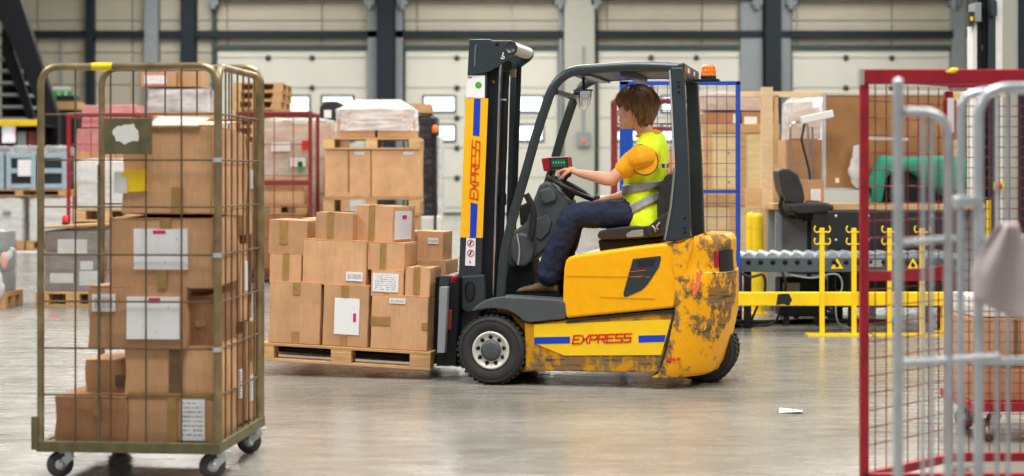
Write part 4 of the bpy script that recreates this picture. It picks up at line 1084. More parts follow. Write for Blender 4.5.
lc('small carton under the left upper one, with a tape stripe', (269,254.5,301.5,282.5), 0.03, 0.36, tapes=[('f',0.42,0,0.62,1),('t',0.42,0,0.62,1)], seed=35)
lc('left upper carton with slanting tape on the loaded pallet', (268,221,307,254), 0.05, 0.33, tapes=[('f',0.3,0.3,0.5,1)], seed=36)
lc('small taped carton standing on the wide plain one', (315,213.5,353,240.8), 0.06, 0.17, tapes=[('f',0.32,0,0.48,1),('t',0.32,0,0.48,1)], seed=37)
lc('carton with a white address label in the right of the middle row', (370.5,270.8,403.5,296.5), 0.03, 0.30, labels=[('f',0.06,0.2,0.86,0.88,'label',)], tapes=[('f',0.4,0,0.56,0.2)], seed=38)
lc('small carton with wide tape at the right end of the stack', (404.5,268.5,430.5,296.5), 0.04, 0.28, tapes=[('f',0.34,0.1,0.6,1),('t',0.34,0,0.6,1)], seed=39, yaw=0)
lc('carton with a tape stripe under the turned topmost carton', (367,243.5,405,270), 0.05, 0.30, tapes=[('f',0.34,0,0.5,1)], seed=40, yaw=0)
# turned carton on top
xa, za = pp(354.5, 243, 0.10); xb, zb = pp(395, 207, 0.10)
carton('cardboard_box', 'topmost carton turned at an angle, address label with a pink bar on its right side', MP, xa+0.02, xa+0.02+0.285, 0.11, 0.30, za+0.003, zb-za-0.004, group=GL_, seed=41, yaw=R(-14), sag=0.003,
    tapes=[('f',0.36,0,0.52,1),('t',0.36,0,0.52,1)], labels=[('r',0.1,0.12,0.8,0.88,'label_plain',(0.4,0.72,0.68,0.86))])
# rear row (partly seen)
zr = 0.0
lc('rear carton at the right showing its upper half with a barcode', (416.5,232,443.5,262), 0.45, 0.25, labels=[('f',0.42,0.62,0.82,0.8,'label_bar')], seed=42)
lc('low rear carton behind the fork carriage end of the load', (414,261,446,300), 0.44, 0.34, z=0.0, seed=43)
lc('plain rear carton behind the small taped one', (300,220,352,300), 0.46, 0.32, z=0.0, mat='card_light', seed=44)
lc('rear carton behind the topmost turned carton', (354,232,412,300), 0.46, 0.32, z=0.0, seed=45)
# ------------------------------------------------------------------ the driver
M['skin'] = pm('skin', rgb(226, 168, 138), 0.5, var=0.05, scale=12, bmp=0.03)
M['skin'].node_tree.nodes['Principled BSDF'].inputs['Subsurface Weight'].default_value = 0.08
M['skin'].node_tree.nodes['Principled BSDF'].inputs['Subsurface Radius'].default_value = (0.01, 0.004, 0.002)
M['hair'] = pm('brown_hair', rgb(112, 74, 48), 0.45, var=0.55, scale=10, stretch=(8,8,1.5))
M['shirt'] = pm('amber_shirt', rgb(250, 172, 10), 0.8, var=0.06, scale=8, bmp=0.12, bscale=9)
M['vest'] = pm('fluorescent_vest', rgb(224, 248, 24), 0.75, var=0.07, scale=7, bmp=0.15, bscale=11)
M['vest_edge'] = pm('vest_binding', rgb(70, 76, 44), 0.8, var=0.1)
M['reflect'] = pm('reflective_tape', rgb(150, 154, 156), 0.4, 0.2, var=0.06, scale=20)
M['navy'] = pm('navy_trousers', rgb(24, 34, 62), 0.85, var=0.25, scale=7, bmp=0.35, bscale=10)
M['boot'] = pm('brown_boot', rgb(98, 80, 56), 0.8, var=0.3, scale=12, bmp=0.2)
M['lip'] = pm('lips', rgb(200, 116, 104), 0.5, var=0.05)
M['eye_w'] = pm('eye_white', rgb(236, 232, 226), 0.2, var=0.02); M['eye_d'] = pm('dark_iris', rgb(50, 36, 28), 0.2, var=0.02)
PR = thing('person', 'brown-haired driver in yellow shirt, hi-vis vest and navy trousers, seated steering the forklift', 'person', FO, (0, 0, AF))
def PV(x, y, v): return fp(x, y, v)
def remesh(o, size, sm=6, fac=0.5):
    a = o.modifiers.new('remesh', 'REMESH'); a.mode = 'VOXEL'; a.voxel_size = size; a.use_smooth_shade = True
    b = o.modifiers.new('smooth', 'SMOOTH'); b.iterations = sm; b.factor = fac
    return o
def limb(mb, pts, rs, sub=5, n=14, ref=None, ry=None):
    p = smooth_path(pts, sub); r_ = smooth_vals(rs, sub)
    mb.tube(p, r_, n, ref=ref, ry=smooth_vals(ry, sub) if ry else None)
    mb.ball(p[0], r_[0], 12, 8); mb.ball(p[-1], r_[-1], 12, 8)
    return mb
# joints
VC = 0.51
pelvis = PV(647, 217, VC); waist = PV(645, 198, VC); chest = PV(647, 168, VC); sh_mid = PV(650, 147, VC); neck0 = PV(649, 139, VC)
shL = PV(646, 151, VC-0.185); elL = PV(611.5, 180, VC-0.235); wrL = PV(580, 173.5, VC-0.10); hdL = PV(570, 169.5, VC-0.08)
shR = PV(650, 150, VC+0.185); elR = PV(634, 193, VC+0.22); wrR = PV(611, 198.5, VC+0.17); hdR = PV(602, 198.5, VC+0.16)
hipL = PV(644, 216, VC-0.10); knL = PV(571, 216, VC-0.15); anL = PV(549, 271, VC-0.14)
hipR = PV(644, 216, VC+0.10); knR = PV(575, 214, VC+0.13); anR = PV(560, 270, VC+0.12)
hd = PV(634.5, 108, VC)                                    # head centre
def torso(mb, g=0.0, lo=0.0, hi=1.0, close=True):
    P = [PV(648,222,VC), PV(646,210,VC), PV(644.5,197,VC), PV(644,183,VC), PV(645.5,168,VC), PV(648,155,VC), PV(650,146,VC), PV(650,140,VC)]
    rv = [0.165,0.17,0.165,0.17,0.182,0.18,0.14,0.07]; rd = [0.12,0.125,0.118,0.118,0.125,0.115,0.085,0.06]
    mb.tube(smooth_path(P,4), [a+g for a in smooth_vals(rv,4)], 24, ref=(0,1,0), ry=[a+g for a in smooth_vals(rd,4)])
    return mb
# --- body: torso, neck, head, arms with hands in one surface
b = MB(); torso(b, -0.012)
limb(b, [neck0+Vector((0,0,-0.05)), PV(646,134,VC), PV(641,122,VC)], [0.062,0.056,0.056])
# head built from sections across its own height, facing local -x, a little turned away
HR = Matrix.Rotation(R(4), 3, 'Z') @ Matrix.Rotation(R(-4), 3, 'Y')
def H(x, y, z): return hd + HR @ Vector((x, y, z))
secs = []
for (z, xf, xb, w) in ((-0.132,-0.083,-0.03,0.026),(-0.126,-0.094,0.0,0.040),(-0.11,-0.098,0.03,0.050),(-0.085,-0.095,0.06,0.060),(-0.055,-0.093,0.082,0.068),(-0.02,-0.093,0.094,0.073),(0.015,-0.095,0.099,0.076),(0.05,-0.092,0.096,0.075),(0.08,-0.078,0.082,0.066),(0.105,-0.05,0.055,0.046),(0.117,-0.015,0.02,0.016)):
    c = (xf+xb)/2; a = (xb-xf)/2
    secs.append([H(c-a*math.cos(t)*(1.0), w*math.sin(t), z) for t in [2*math.pi*k/24 for k in range(24)]])
b.loft(secs)
b.loft([[H(-0.093,0.005,0.018),H(-0.096,-0.006,0.018),H(-0.085,-0.012,0.015),H(-0.085,0.012,0.015)],[H(-0.108,0.008,-0.008),H(-0.111,0.0,-0.006),H(-0.09,-0.014,-0.01),H(-0.09,0.014,-0.01)],[H(-0.122,0.011,-0.027),H(-0.124,-0.0,-0.024),H(-0.09,-0.02,-0.034),H(-0.09,0.02,-0.034)],[H(-0.108,0.007,-0.041),H(-0.108,-0.007,-0.041),H(-0.085,-0.014,-0.044),H(-0.085,0.014,-0.044)]])   # nose
b.ball(H(-0.096,0,-0.068), (0.012,0.022,0.007), 10, 6, rot=HR); b.ball(H(-0.094,0,-0.082), (0.012,0.02,0.008), 10, 6, rot=HR); b.ball(H(-0.09,0,-0.112), (0.018,0.024,0.018), 10, 6, rot=HR)
b.ball(H(-0.082,0,0.028), (0.018,0.05,0.012), 12, 6, rot=HR)      # brow
for s in (-1, 1):
    b.ball(H(-0.07,s*0.042,-0.03), (0.022,0.02,0.02), 10, 6, rot=HR)
    b.ball(H(0.008,s*0.077,-0.022), (0.02,0.009,0.034), 12, 8, rot=HR)
# arms
limb(b, [shL+Vector((0.01,0.05,0)), shL, shL*0.5+elL*0.5+Vector((0,0,0.006)), elL], [0.055,0.058,0.048,0.041])
limb(b, [elL, elL*0.72+wrL*0.28, elL*0.4+wrL*0.6, wrL], [0.041,0.043,0.034,0.026])
limb(b, [shR+Vector((0.01,-0.05,0)), shR, shR*0.5+elR*0.5, elR], [0.055,0.058,0.047,0.04])
limb(b, [elR, elR*0.72+wrR*0.28, elR*0.4+wrR*0.6, wrR], [0.04,0.042,0.033,0.026])
def hand(mb, wr, palm, dirf, nrm, side, curl, thumb_dir):
    """palm slab, four unequal curled fingers, thumb off the side; nrm = back of the hand"""
    f = Vector(dirf).normalized(); nrm = Vector(nrm); nrm = (nrm - f*nrm.dot(f)).normalized(); w = f.cross(nrm)*side
    mb.tube(smooth_path([wr, wr*0.5+palm*0.5, palm-f*0.01, palm+f*0.038],4), smooth_vals([0.026,0.033,0.040,0.038],4), 14, ref=tuple(w), ry=smooth_vals([0.021,0.019,0.017,0.013],4))
    mb.ball(palm+f*0.036, (0.0,)*0 or 0.0155, 8, 6)
    for k, (L_, off) in enumerate(((0.070,0.031),(0.078,0.0105),(0.073,-0.0105),(0.058,-0.031))):
        p = palm + f*0.034 + w*off; a = 0.35; P = [p-f*0.015, p]; d = f
        for seg, frac in enumerate((0.46,0.30,0.24)):
            a2 = curl[min(seg,2)]
            ang = sum(curl[:seg+1]); d = f*math.cos(ang) - nrm*math.sin(ang)
            P.append(P[-1] + d*(L_*frac))
        mb.tube(smooth_path(P,3), smooth_vals([0.0095,0.0098,0.0092,0.0084,0.0068],3), 8); mb.ball(P[-1], 0.0068, 8, 6)
    td = Vector(thumb_dir).normalized(); t0 = palm - f*0.018 + w*0.026
    P = [t0, t0 + (w*0.7+f*0.5).normalized()*0.026 - nrm*0.006, t0 + (w*0.7+f*0.5).normalized()*0.034 + td*0.03 - nrm*0.014, t0 + (w*0.45+f*0.5).normalized()*0.036 + td*0.056 - nrm*0.026]
    mb.tube(smooth_path(P,3), smooth_vals([0.0135,0.0125,0.0105,0.008],3), 8); mb.ball(P[-1], 0.008, 8, 6)
hand(b, wrL, hdL, (-0.9,0.06,0.10), (-0.1,-0.18,1), -1, (0.5,0.9,0.55), (-0.8,0.2,-0.5))
hand(b, wrR, hdR, (-0.95,-0.05,-0.05), (0.05,-0.35,0.9), 1, (0.45,0.8,0.6), (-0.9,-0.2,-0.3))
body = remesh(b.build('body', M['skin'], PR), 0.0042, 5, 0.4)
# eyes and brows
for s in (-1, 1):
    e = MB().ball(H(-0.078,s*0.032,0.002), (0.009,0.012,0.008), 12, 8, rot=HR).build('eye', M['eye_w'], PR)
    MB().ball(H(-0.085,s*0.034,0.002), (0.004,0.006,0.007), 10, 6, rot=HR).build('iris', M['eye_d'], e)
    MB().tube([H(-0.094,s*0.014,0.026), H(-0.096,s*0.034,0.031), H(-0.084,s*0.052,0.026)], 0.0045, 6).build('eyebrow', M['hair'], PR)
MB().tube([H(-0.092,-0.02,-0.0745), H(-0.1035,-0.008,-0.074), H(-0.1045,0,-0.0745), H(-0.1035,0.008,-0.074), H(-0.092,0.02,-0.0745)], [0.002,0.005,0.0045,0.005,0.002], 8).build('lips', M['lip'], PR)
# --- shirt
s_ = MB(); torso(s_, 0.004)
limb(s_, [shL+Vector((0.015,0.08,-0.04)), shL+Vector((-0.008,-0.045,-0.038)), shL*0.62+elL*0.38, shL*0.40+elL*0.60], [0.075,0.086,0.078,0.068])
limb(s_, [shR+Vector((0.015,-0.08,-0.04)), shR+Vector((-0.008,0.045,-0.038)), shR*0.62+elR*0.38, shR*0.42+elR*0.58], [0.075,0.084,0.076,0.066])
s_.tube([neck0+Vector((0.005,0,-0.03)), neck0+Vector((-0.002,0,0.02)), neck0+Vector((-0.012,0,0.045))], [0.078,0.07,0.066], 18)
shirt = remesh(s_.build('shirt', M['shirt'], PR), 0.008, 4)
md = shirt.modifiers.new('folds', 'DISPLACE'); tx = bpy.data.textures.new('folds', 'CLOUDS'); tx.noise_scale = 0.07; md.texture = tx; md.strength = 0.014; md.mid_level = 0.5
# collar
ck = MB().tube([neck0+Vector((-0.004,0,0.01))+Vector((0.066*math.cos(t)-0.002,0.064*math.sin(t),0.012*math.cos(t)+0.024)) for t in [2*math.pi*k/20 for k in range(20)]], 0.012, 8, closed=True, ry=0.02).build('collar', M['shirt'], PR)
# --- vest: body panel with shoulder straps and armholes
def vest_ring(y, xm, rv, rd, n=28):
    c = PV(xm, y, VC); return c, rv, rd
P = [PV(649,227,VC), PV(647,214,VC), PV(645,200,VC), PV(644.2,186,VC), PV(645,172,VC), PV(648.5,158,VC), PV(652,147.5,VC), PV(650.5,135.5,VC)]
rv = [0.236,0.226,0.200,0.188,0.192,0.178,0.140,0.080]; rd = [0.160,0.154,0.140,0.134,0.140,0.134,0.106,0.082]
Pp = smooth_path(P,5); RV = smooth_vals(rv,5); RD = smooth_vals(rd,5)
v_ = MB().tube(Pp, RV, 36, ref=(0,1,0), ry=RD)
for sh in (shL, shR): limb(v_, [neck0*0.6+sh*0.4+Vector((0.008,0,0.0)), sh+Vector((0.008,0.0,0.004))], [0.080,0.088])
vest = remesh(v_.build('vest', M['vest'], PR), 0.008, 3)
md = vest.modifiers.new('folds', 'DISPLACE'); tx2 = bpy.data.textures.new('vest_folds', 'CLOUDS'); tx2.noise_scale = 0.09; md.texture = tx2; md.strength = 0.012; md.mid_level = 0.5
# shoulder and armhole: the shirt sleeve comes through a bound opening
def armhole(sh, el, s):
    c = sh + Vector((-0.006, s*0.050, -0.052)); pts = []
    for k in range(24):
        t = 2*math.pi*k/24
        pts.append(c + Vector((0.092*math.cos(t)-0.03*math.sin(t)*0.4, s*(0.036-0.012*math.sin(t)-0.02*abs(math.cos(t))), 0.098*math.sin(t)-0.006)))
    return pts
for sh, el, s in ((shL, elL, -1), (shR, elR, 1)):
    pts = armhole(sh, el, s); c = sum(pts, Vector())/len(pts)
    mb = MB(); inner = [c + (p-c)*0.98 + Vector((0, -s*0.05, 0)) for p in pts]; mid = [c + (p-c)*0.9 + Vector((0, s*0.004, 0)) for p in pts]; cap = [c + (p-c)*0.3 + Vector((0, s*0.006, 0)) for p in pts]
    mb.loft([inner, pts, mid, cap] if s < 0 else [inner, pts, mid, cap])
    MB().tube(pts, 0.0035, 6, closed=True).build('armhole_binding', M['vest_edge'], vest)
    a = mb.build('sleeve_shoulder', M['shirt'], shirt)
    for p_ in a.data.polygons: p_.use_smooth = True
# reflective bands
def band(i0, i1, g, name='reflective_band', tilt=0.0):
    idx = [i0 + (i1-i0)*k/6 for k in range(7)]
    def at(f):
        i = int(min(f, len(Pp)-1.001)); t = f-i; return Pp[i].lerp(Pp[i+1], t), RV[i]*(1-t)+RV[i+1]*t, RD[i]*(1-t)+RD[i+1]*t
    A = [at(f) for f in idx]; pts = [Vector((a[0].x,a[0].y,a[0].z)) for a in A]
    rings = []
    for (c, a, d), f in zip(A, idx):
        i = int(min(f, len(Pp)-2)); tn = (Pp[i+1]-Pp[i]).normalized(); nx = Vector((0,1,0)); bx = tn.cross(nx).normalized()
        rings.append([c + nx*((a+g)*math.cos(t)) + bx*((d+g)*math.sin(t)) + tn*(tilt*math.sin(t)) for t in [2*math.pi*k/36 for k in range(36)]])
    o = MB().loft(rings, caps=False).build(name, M['reflect'], vest)
    md = o.modifiers.new('th', 'SOLIDIFY'); md.thickness = 0.004; md.offset = 0
    return o
band(13.2, 16.2, 0.010, tilt=-0.02)
band(7.2, 10.2, 0.011, tilt=-0.055)
# small printed mark on the back of the vest
q = PV(659,166,VC-0.13)
for k, mt in enumerate(('blue','orange_ink')): MB().box((q.x+0.02+0.03*k,q.y-0.022,q.z-0.012), (q.x+0.04+0.03*k,q.y-0.010,q.z+0.015)).build('printed_mark', M[mt], vest)
MB().tube([PV(637.5,146,VC-0.04), PV(634,160,VC-0.03), PV(627,180,VC-0.03), PV(622,202,VC-0.02)], 0.004, 6).build('vest_front_edge', M['vest_edge'], vest)
# --- trousers
t_ = MB()
P2 = [PV(650,226,VC), PV(648,216,VC), PV(646,206,VC)]
t_.tube(smooth_path(P2,4), smooth_vals([0.175,0.185,0.175],4), 24, ref=(0,1,0), ry=smooth_vals([0.115,0.125,0.118],4)); t_.ball(P2[0], (0.12,0.17,0.06))
limb(t_, [hipL, hipL*0.6+knL*0.4+Vector((0,0,0.008)), knL*0.9+hipL*0.1+Vector((0,0,0.004)), knL+Vector((-0.004,0,-0.03)), knL*0.55+anL*0.45, anL*0.9+knL*0.1, anL+Vector((0.0,0,-0.03))], [0.105,0.096,0.084,0.082,0.080,0.078,0.082])
limb(t_, [hipR, hipR*0.6+knR*0.4, knR*0.9+hipR*0.1, knR+Vector((-0.004,0,-0.03)), knR*0.55+anR*0.45, anR*0.9+knR*0.1, anR+Vector((0,0,-0.03))], [0.105,0.096,0.084,0.082,0.078,0.076,0.08])
tr = remesh(t_.build('trousers', M['navy'], PR), 0.009, 4)
md = tr.modifiers.new('folds', 'DISPLACE'); tx3 = bpy.data.textures.new('trouser_folds', 'CLOUDS'); tx3.noise_scale = 0.06; md.texture = tx3; md.strength = 0.022; md.mid_level = 0.5
# --- boots
for (an, s) in ((anL, -1), (anR, 1)):
    bt = MB(); zf_ = zf - 0.002
    heel = Vector((an.x+0.03, an.y, zf_))
    rings = []
    for (x, w, h) in ((0.03,0.030,0.07),(0.01,0.040,0.115),(-0.04,0.042,0.125),(-0.09,0.044,0.10),(-0.14,0.050,0.075),(-0.19,0.052,0.062),(-0.225,0.044,0.052),(-0.245,0.022,0.036)):
        rings.append([Vector((heel.x+x, an.y+w*math.cos(t)*(1.0), zf_+0.018+max(-0.004, (h-0.018)*(0.5+0.5*math.sin(t)))*1.0)) for t in [2*math.pi*k/16 for k in range(16)]])
    bt.loft(rings)
    bt.tube([Vector((an.x,an.y,zf_+0.07)), Vector((an.x+0.005,an.y,zf_+0.18))], [0.046,0.05], 14)
    bo = remesh(bt.build('boot', M['boot'], PR), 0.006, 3)
    so = MB(); so.loft([[Vector((heel.x+x, an.y+w*s2, zf_+zz)) for (x, w, s2) in ((0.036,0.03,-1),(0.036,0.03,1),(-0.06,0.043,1),(-0.17,0.054,1),(-0.235,0.042,1),(-0.255,0.012,1),(-0.255,0.012,-1),(-0.235,0.042,-1),(-0.17,0.054,-1),(-0.06,0.043,-1))] for zz in (0.0, 0.024)], sm=False)
    so.build('sole', M['near_black'], bo)
    for k in range(4): MB().rod((heel.x-0.06-0.024*k, an.y-0.03, zf_+0.118-0.012*k), (heel.x-0.06-0.024*k, an.y+0.03, zf_+0.118-0.012*k), 0.004, 6).build('lace', M['near_black'], bo)
# --- hair: cap plus overlapping tapered locks
h_ = MB(); rnd = random.Random(12)
caps = []
HC, HRX, HRY, HRZ = (0.022, 0.0, 0.022), 0.112, 0.097, 0.128
for i in range(9):
    t = math.radians(-35 + 124*i/8); ring = []
    for k in range(26):
        g = 2*math.pi*k/26
        zz = HC[2]+HRZ*0.95*math.sin(t); rr = math.cos(t)
        if math.cos(g) < -0.05: zz = max(zz, 0.05+0.02*min(1, -math.cos(g)))
        ring.append(H(HC[0]+HRX*0.96*rr*math.cos(g), HRY*0.94*rr*math.sin(g), zz))
    caps.append(ring)
h_.loft(caps)
def lock(a0, el, wdt, zend, da, puff):
    """strand rooted at azimuth a0 (0 = nape, pi = brow) and elevation el, falling over the skull down to height zend"""
    P = []; n = 7
    z0 = HC[2]+HRZ*math.sin(el)
    for i in range(n):
        t = i/(n-1)
        z = z0 + (zend-z0)*t**1.15
        s = max(-1, min(1, (z-HC[2])/HRZ)); rr = math.sqrt(max(0.05, 1-s*s)) if z > HC[2] else 1.0 - 0.25*((HC[2]-z)/0.12)**1.5
        k = 1.02 + puff*math.sin(math.pi*min(1, t*1.05)) + (0.10 if t > 0.9 else 0)*rnd.uniform(-1.2, 1.6)
        a = a0 + da*t*t + 0.07*math.sin(5*t+a0*9)*t
        P.append(H(HC[0]+HRX*rr*k*math.cos(a), HRY*rr*k*math.sin(a), z))
    h_.tube(smooth_path(P,2), smooth_vals([wdt*0.6,wdt,wdt*1.1,wdt*1.1,wdt,wdt*0.7,wdt*0.15],2), 6)
for k in range(330):
    a0 = rnd.uniform(-math.pi, math.pi); fr = math.cos(a0)
    el = rnd.uniform(0.35, 1.4); w = rnd.uniform(0.008, 0.019)
    if fr < -0.70: zend = rnd.uniform(0.005, 0.035)                     # fringe over the brow
    elif fr < -0.25: zend = rnd.uniform(-0.03, 0.02)                    # temple
    elif fr < 0.12: zend = rnd.uniform(-0.075, -0.03)                   # over the ear
    else: zend = rnd.uniform(-0.135, -0.085)                            # nape
    lock(a0, el, w, zend, rnd.uniform(-0.12, 0.12), rnd.uniform(0.02, 0.17))
hair = h_.build('hair', M['hair'], PR)
# ------------------------------------------------------------------ goods, cages and furniture behind
def base_at(px, Y, rz=0.0): p = W(px, 0, Y); return Vector((p.x, Y, 0)), frame((p.x, Y, 0), (0, 0, rz))
def zat(py, Y): return CAMZ-(py-HY)*Y/FPX
def xat(px, Y): return (px-HX)*Y/FPX
def ipallet(label, x0, x1, Y, z0=0.0, d=0.8, H=0.144, parts=True, mat='pal_wood', group=None):
    return pallet(label, frame((x0, Y, z0), (0,0,0)), round(x1-x0, 3), d, H, parts=parts, mat=mat, group=group)
IDN = Matrix.Identity(4)
def bcarton(label, px0, px1, py0, py1, Y, d, z=None, name='cardboard_box', **kw):
    z0 = zat(py1, Y) if z is None else z; z1 = zat(py0, Y)
    kw.setdefault('sag', 0.006)
    return carton(name, label, IDN, xat(px0,Y), xat(px1,Y), Y, d, z0, z1-z0, **kw)

# grey shrink-wrapped pallet behind the cage (left)
Y = 16.4; x0, x1 = xat(38,Y), xat(110,Y)
ipallet('wooden pallet under the grey shrink-wrapped load at left', x0-0.03, x1+0.0, Y, 0, 0.9, 0.15, group='floor pallets')
t = thing('wrapped_load', 'grey shrink-wrapped cartons on a floor pallet, topped with a loose board', 'wrapped goods', ((x0+x1)/2, Y+0.4, 0.15))
hw = (x1-x0)/2-0.04; zt = zat(231,Y)-0.15
M['dull_card'] = cardboard('grey_brown_carton', rgb(120, 98, 86))
for i in range(2):
    for j in range(3):
        MB().box((-hw+i*hw+0.01,-0.34,j*zt/3+0.003), (i*hw-0.01,0.34,(j+1)*zt/3-0.003)).build('inner_carton', M['dull_card'] if j < 2 else M['tape_dark'], t, bevel=0.01)
for (a, b_, c, d) in ((-0.18,0.62,0.12,0.86),(-0.26,0.14,-0.02,0.3),(0.04,0.1,0.28,0.34),(0.05,0.36,0.18,0.5)):
    MB().box((a,-0.352,b_*zt), (c,-0.342,d*zt)).build('paper_note', M['white'], t)
film('stretch_film', 'wrap_grey', -hw-0.015, hw+0.015, -0.37, 0.37, 0.0, zt, t, 3, 0.014)
MB().tube([(-hw-0.03,-0.38,zt),(-hw-0.02,-0.39,0.0),(-hw+0.03,-0.39,-0.1)], 0.008, 6).build('green_strap', pm('green_strap', rgb(20,130,90), 0.5), t)
b_ = MB(); b_.obox((0,0,0.012),(1.28*hw*2/1.2,0.8,0.022)); 
o = b_.build('wooden_board', M['pal_wood']); o.location = ((x0+x1)/2-0.02, Y+0.4, 0.15+zt+0.035); o.rotation_euler = (0, R(-3), 0)
tag(o, 'loose wooden board lying on top of the grey wrapped load', 'board')
bc_ = thing('warning_lamp', 'small red lamp standing on the board of the grey wrapped load', 'lamp', (xat(57,Y), Y+0.3, 0.15+zt+0.055))
MB().lathe([(0.03,0),(0.035,0.02),(0.03,0.03)], (0,0,0), (0,0,1), 12).build('base', M['black'], bc_); MB().lathe([(0.03,0.03),(0.034,0.05),(0.028,0.09),(0.01,0.1)], (0,0,0), (0,0,1), 12).build('lens', M['red_ink'], bc_)

# pallet at the left frame edge
Y = 16.2; x0, x1 = xat(-60,Y), xat(3,Y)
ipallet('wooden pallet half cut off by the left edge of the picture', x0, x1+0.02, Y, 0, 0.6, 0.15, group='floor pallets')
t = thing('wrapped_load', 'grey wrapped load with a green label, cut off by the left picture edge', 'wrapped goods', ((x0+x1)/2, Y+0.42, 0.15))
hw = (x1-x0)/2-0.02; zt = zat(232,Y)-0.15
for j in range(3): MB().box((-hw+0.02,-0.36,j*zt/3+0.003), (hw-0.02,0.12,(j+1)*zt/3-0.003)).build('inner_carton', M['grey_col'], t, bevel=0.01)
film('stretch_film', 'wrap_grey', -hw, hw, -0.39, 0.15, 0, zt, t, 5, 0.012)
M['green_lab'] = pm('green_label', rgb(40, 214, 30), 0.5, var=0.05)
MB().box((hw-0.12,-0.41,zt-0.2), (hw-0.02,-0.395,zt-0.08)).build('green_label', M['green_lab'], t)
mb = MB(); 
for k in range(3): mb.tube(smooth_path([(hw-0.08+0.03*k,-0.42,0.32-0.04*k),(hw+0.0,-0.45,0.15),(hw-0.02+0.02*k,-0.44,0.0),(hw-0.1,-0.43,-0.08)]), [0.02+0.006*math.sin(i*1.3+k) for i in range(19)], 8)
mb.build('loose_film_tail', M['wrap_white'], t)
mb = MB(); mb.tube(smooth_path([(hw-0.02,-0.40,zt-0.3),(hw+0.06,-0.41,zt-0.25),(hw+0.12,-0.41,zt-0.16)]), [0.02,0.03,0.035,0.03,0.03,0.035,0.04,0.04,0.04,0.03,0.02,0.03,0.02], 8); mb.build('film_corner', M['wrap_white'], t)
mb = MB().ball((hw+0.03,-0.42,0.33), (0.04,0.03,0.09), 10, 8); mb.build('pink_tag', pm('pink_film', rgb(226,170,160), 0.5), t)

# white low wrapped blocks and blue-grey crates further back (left)
Y = 29.0
for k, (a, b2) in enumerate(((-30, 24), (26, 78))):
    x0, x1 = xat(a,Y), xat(b2,Y)
    ipallet(['wooden pallet under the left white block in the back row', 'wooden pallet under the right white block in the back row'][k], x0, x1, Y, 0, 0.9, 0.16, group='back row pallets')
    t = thing('wrapped_load', ['left white film-wrapped block under the blue-grey crates', 'right white film-wrapped block under the blue-grey crates'][k], 'wrapped goods', ((x0+x1)/2, Y+0.45, 0.16), group='white blocks in the back row')
    hw = (x1-x0)/2-0.02; zt = zat(198,Y)-0.16
    for j in range(2): MB().box((-hw+0.03,-0.40,j*zt/2+0.004), (hw-0.03,0.40,(j+1)*zt/2-0.004)).build('inner_block', M['white'], t, bevel=0.02)
    film('stretch_film', 'wrap_white', -hw, hw, -0.43, 0.43, 0, zt, t, 20+k, 0.01)
    if k == 0: MB().box((hw-0.36,-0.47,zt-0.30), (hw-0.22,-0.45,zt-0.24)).build('dark_label', M['grey_col'], t)
ipallet('wooden pallet between the white blocks and the blue-grey crates', xat(-28,Y), xat(66,Y), Y, zat(198,Y)+0.03, 0.9, 0.12, group='back row pallets')
M['slate'] = pm('slate_blue_plastic', rgb(158, 180, 194), 0.45, var=0.12); M['slate_dk'] = pm('dark_goods', rgb(18, 30, 36), 0.6, var=0.3)
zb = zat(198,Y)+0.15
for k, (a, b2) in enumerate(((-28, 3), (5, 35), (37, 66))):
    x0, x1 = xat(a,Y), xat(b2,Y); w = x1-x0; h = zat(152,Y)-zb
    t = thing('stacking_frame', ['blue-grey framed crate at the picture edge', 'middle blue-grey framed crate with a white tag', 'right-hand blue-grey framed crate beside the red cage'][k], 'crate', (x0, Y+0.05, zb), group='blue-grey crates on the white blocks')
    MB().box((0.06,0.04,0.02), (w-0.06,0.7,h*0.94)).build('dark_goods', M['slate_dk'], t, bevel=0.04)
    for z in (0.06, h*0.5, h*0.9): MB().box((0,-0.0,z-0.045), (w,0.04,z+0.045)).build('rail', M['slate'], t, bevel=0.01)
    for x in (0.0, w-0.09): MB().box((x,-0.01,0), (x+0.09,0.05,h)).build('corner_post', M['slate'], t, bevel=0.01)
    if k == 1:
        MB().box((w*0.42,-0.04,h*0.36), (w*0.85,-0.012,h*0.80)).build('white_tag', M['label_plain'], t)
    film('draped_cover', 'wrap_clear', 0.02, w-0.02, 0.0, 0.74, h*0.92, h*1.12, t, 40+k, 0.02, nz=3)

# racking beam in yellow with a lit screen, left edge
Y = 31.0
t = thing('pallet_rack', 'racking with a yellow cross beam at the left edge of the picture', 'rack', (xat(10,Y), Y, 0))
X = lambda px: xat(px,Y)-t.location.x
MB().box((X(-40),0,zat(126,Y)), (X(42),0.12,zat(119.5,Y))).build('beam', M['ylw'], t, bevel=0.01)
for px in (-38, 40): MB().box((X(px)-0.06,0.02,0), (X(px)+0.06,0.14,zat(112,Y))).build('upright', M['near_black'], t)
for px in (-38, 40): MB().box((X(px)-0.06,1.0,0), (X(px)+0.06,1.12,zat(112,Y))).build('upright', M['near_black'], t)
MB().box((X(-40),0.12,zat(126,Y)), (X(42),1.1,zat(124.5,Y))).build('shelf', M['near_black'], t)
MB().box((X(-40),1.1,0.3), (X(42),1.13,zat(126,Y))).build('back_sheet', M['near_black'], t)
MB().box((X(-40),0.12,zat(157,Y)), (X(42),1.1,zat(153,Y))).build('shelf', M['pal_wood'], t)
t2 = thing('monitor', 'small bright colour screen on the rack at the left edge', 'monitor', (xat(5.5,Y), Y+0.2, zat(153,Y)+0.0))
MB().box((-0.15,0.02,0), (0.15,0.12,0.04)).build('foot', M['black'], t2); MB().box((-0.03,0.05,0.04), (0.03,0.1,0.2)).build('stem', M['black'], t2)
MB().box((-0.15,0,0.18), (0.15,0.06,0.60)).build('case', M['black'], t2, bevel=0.01)
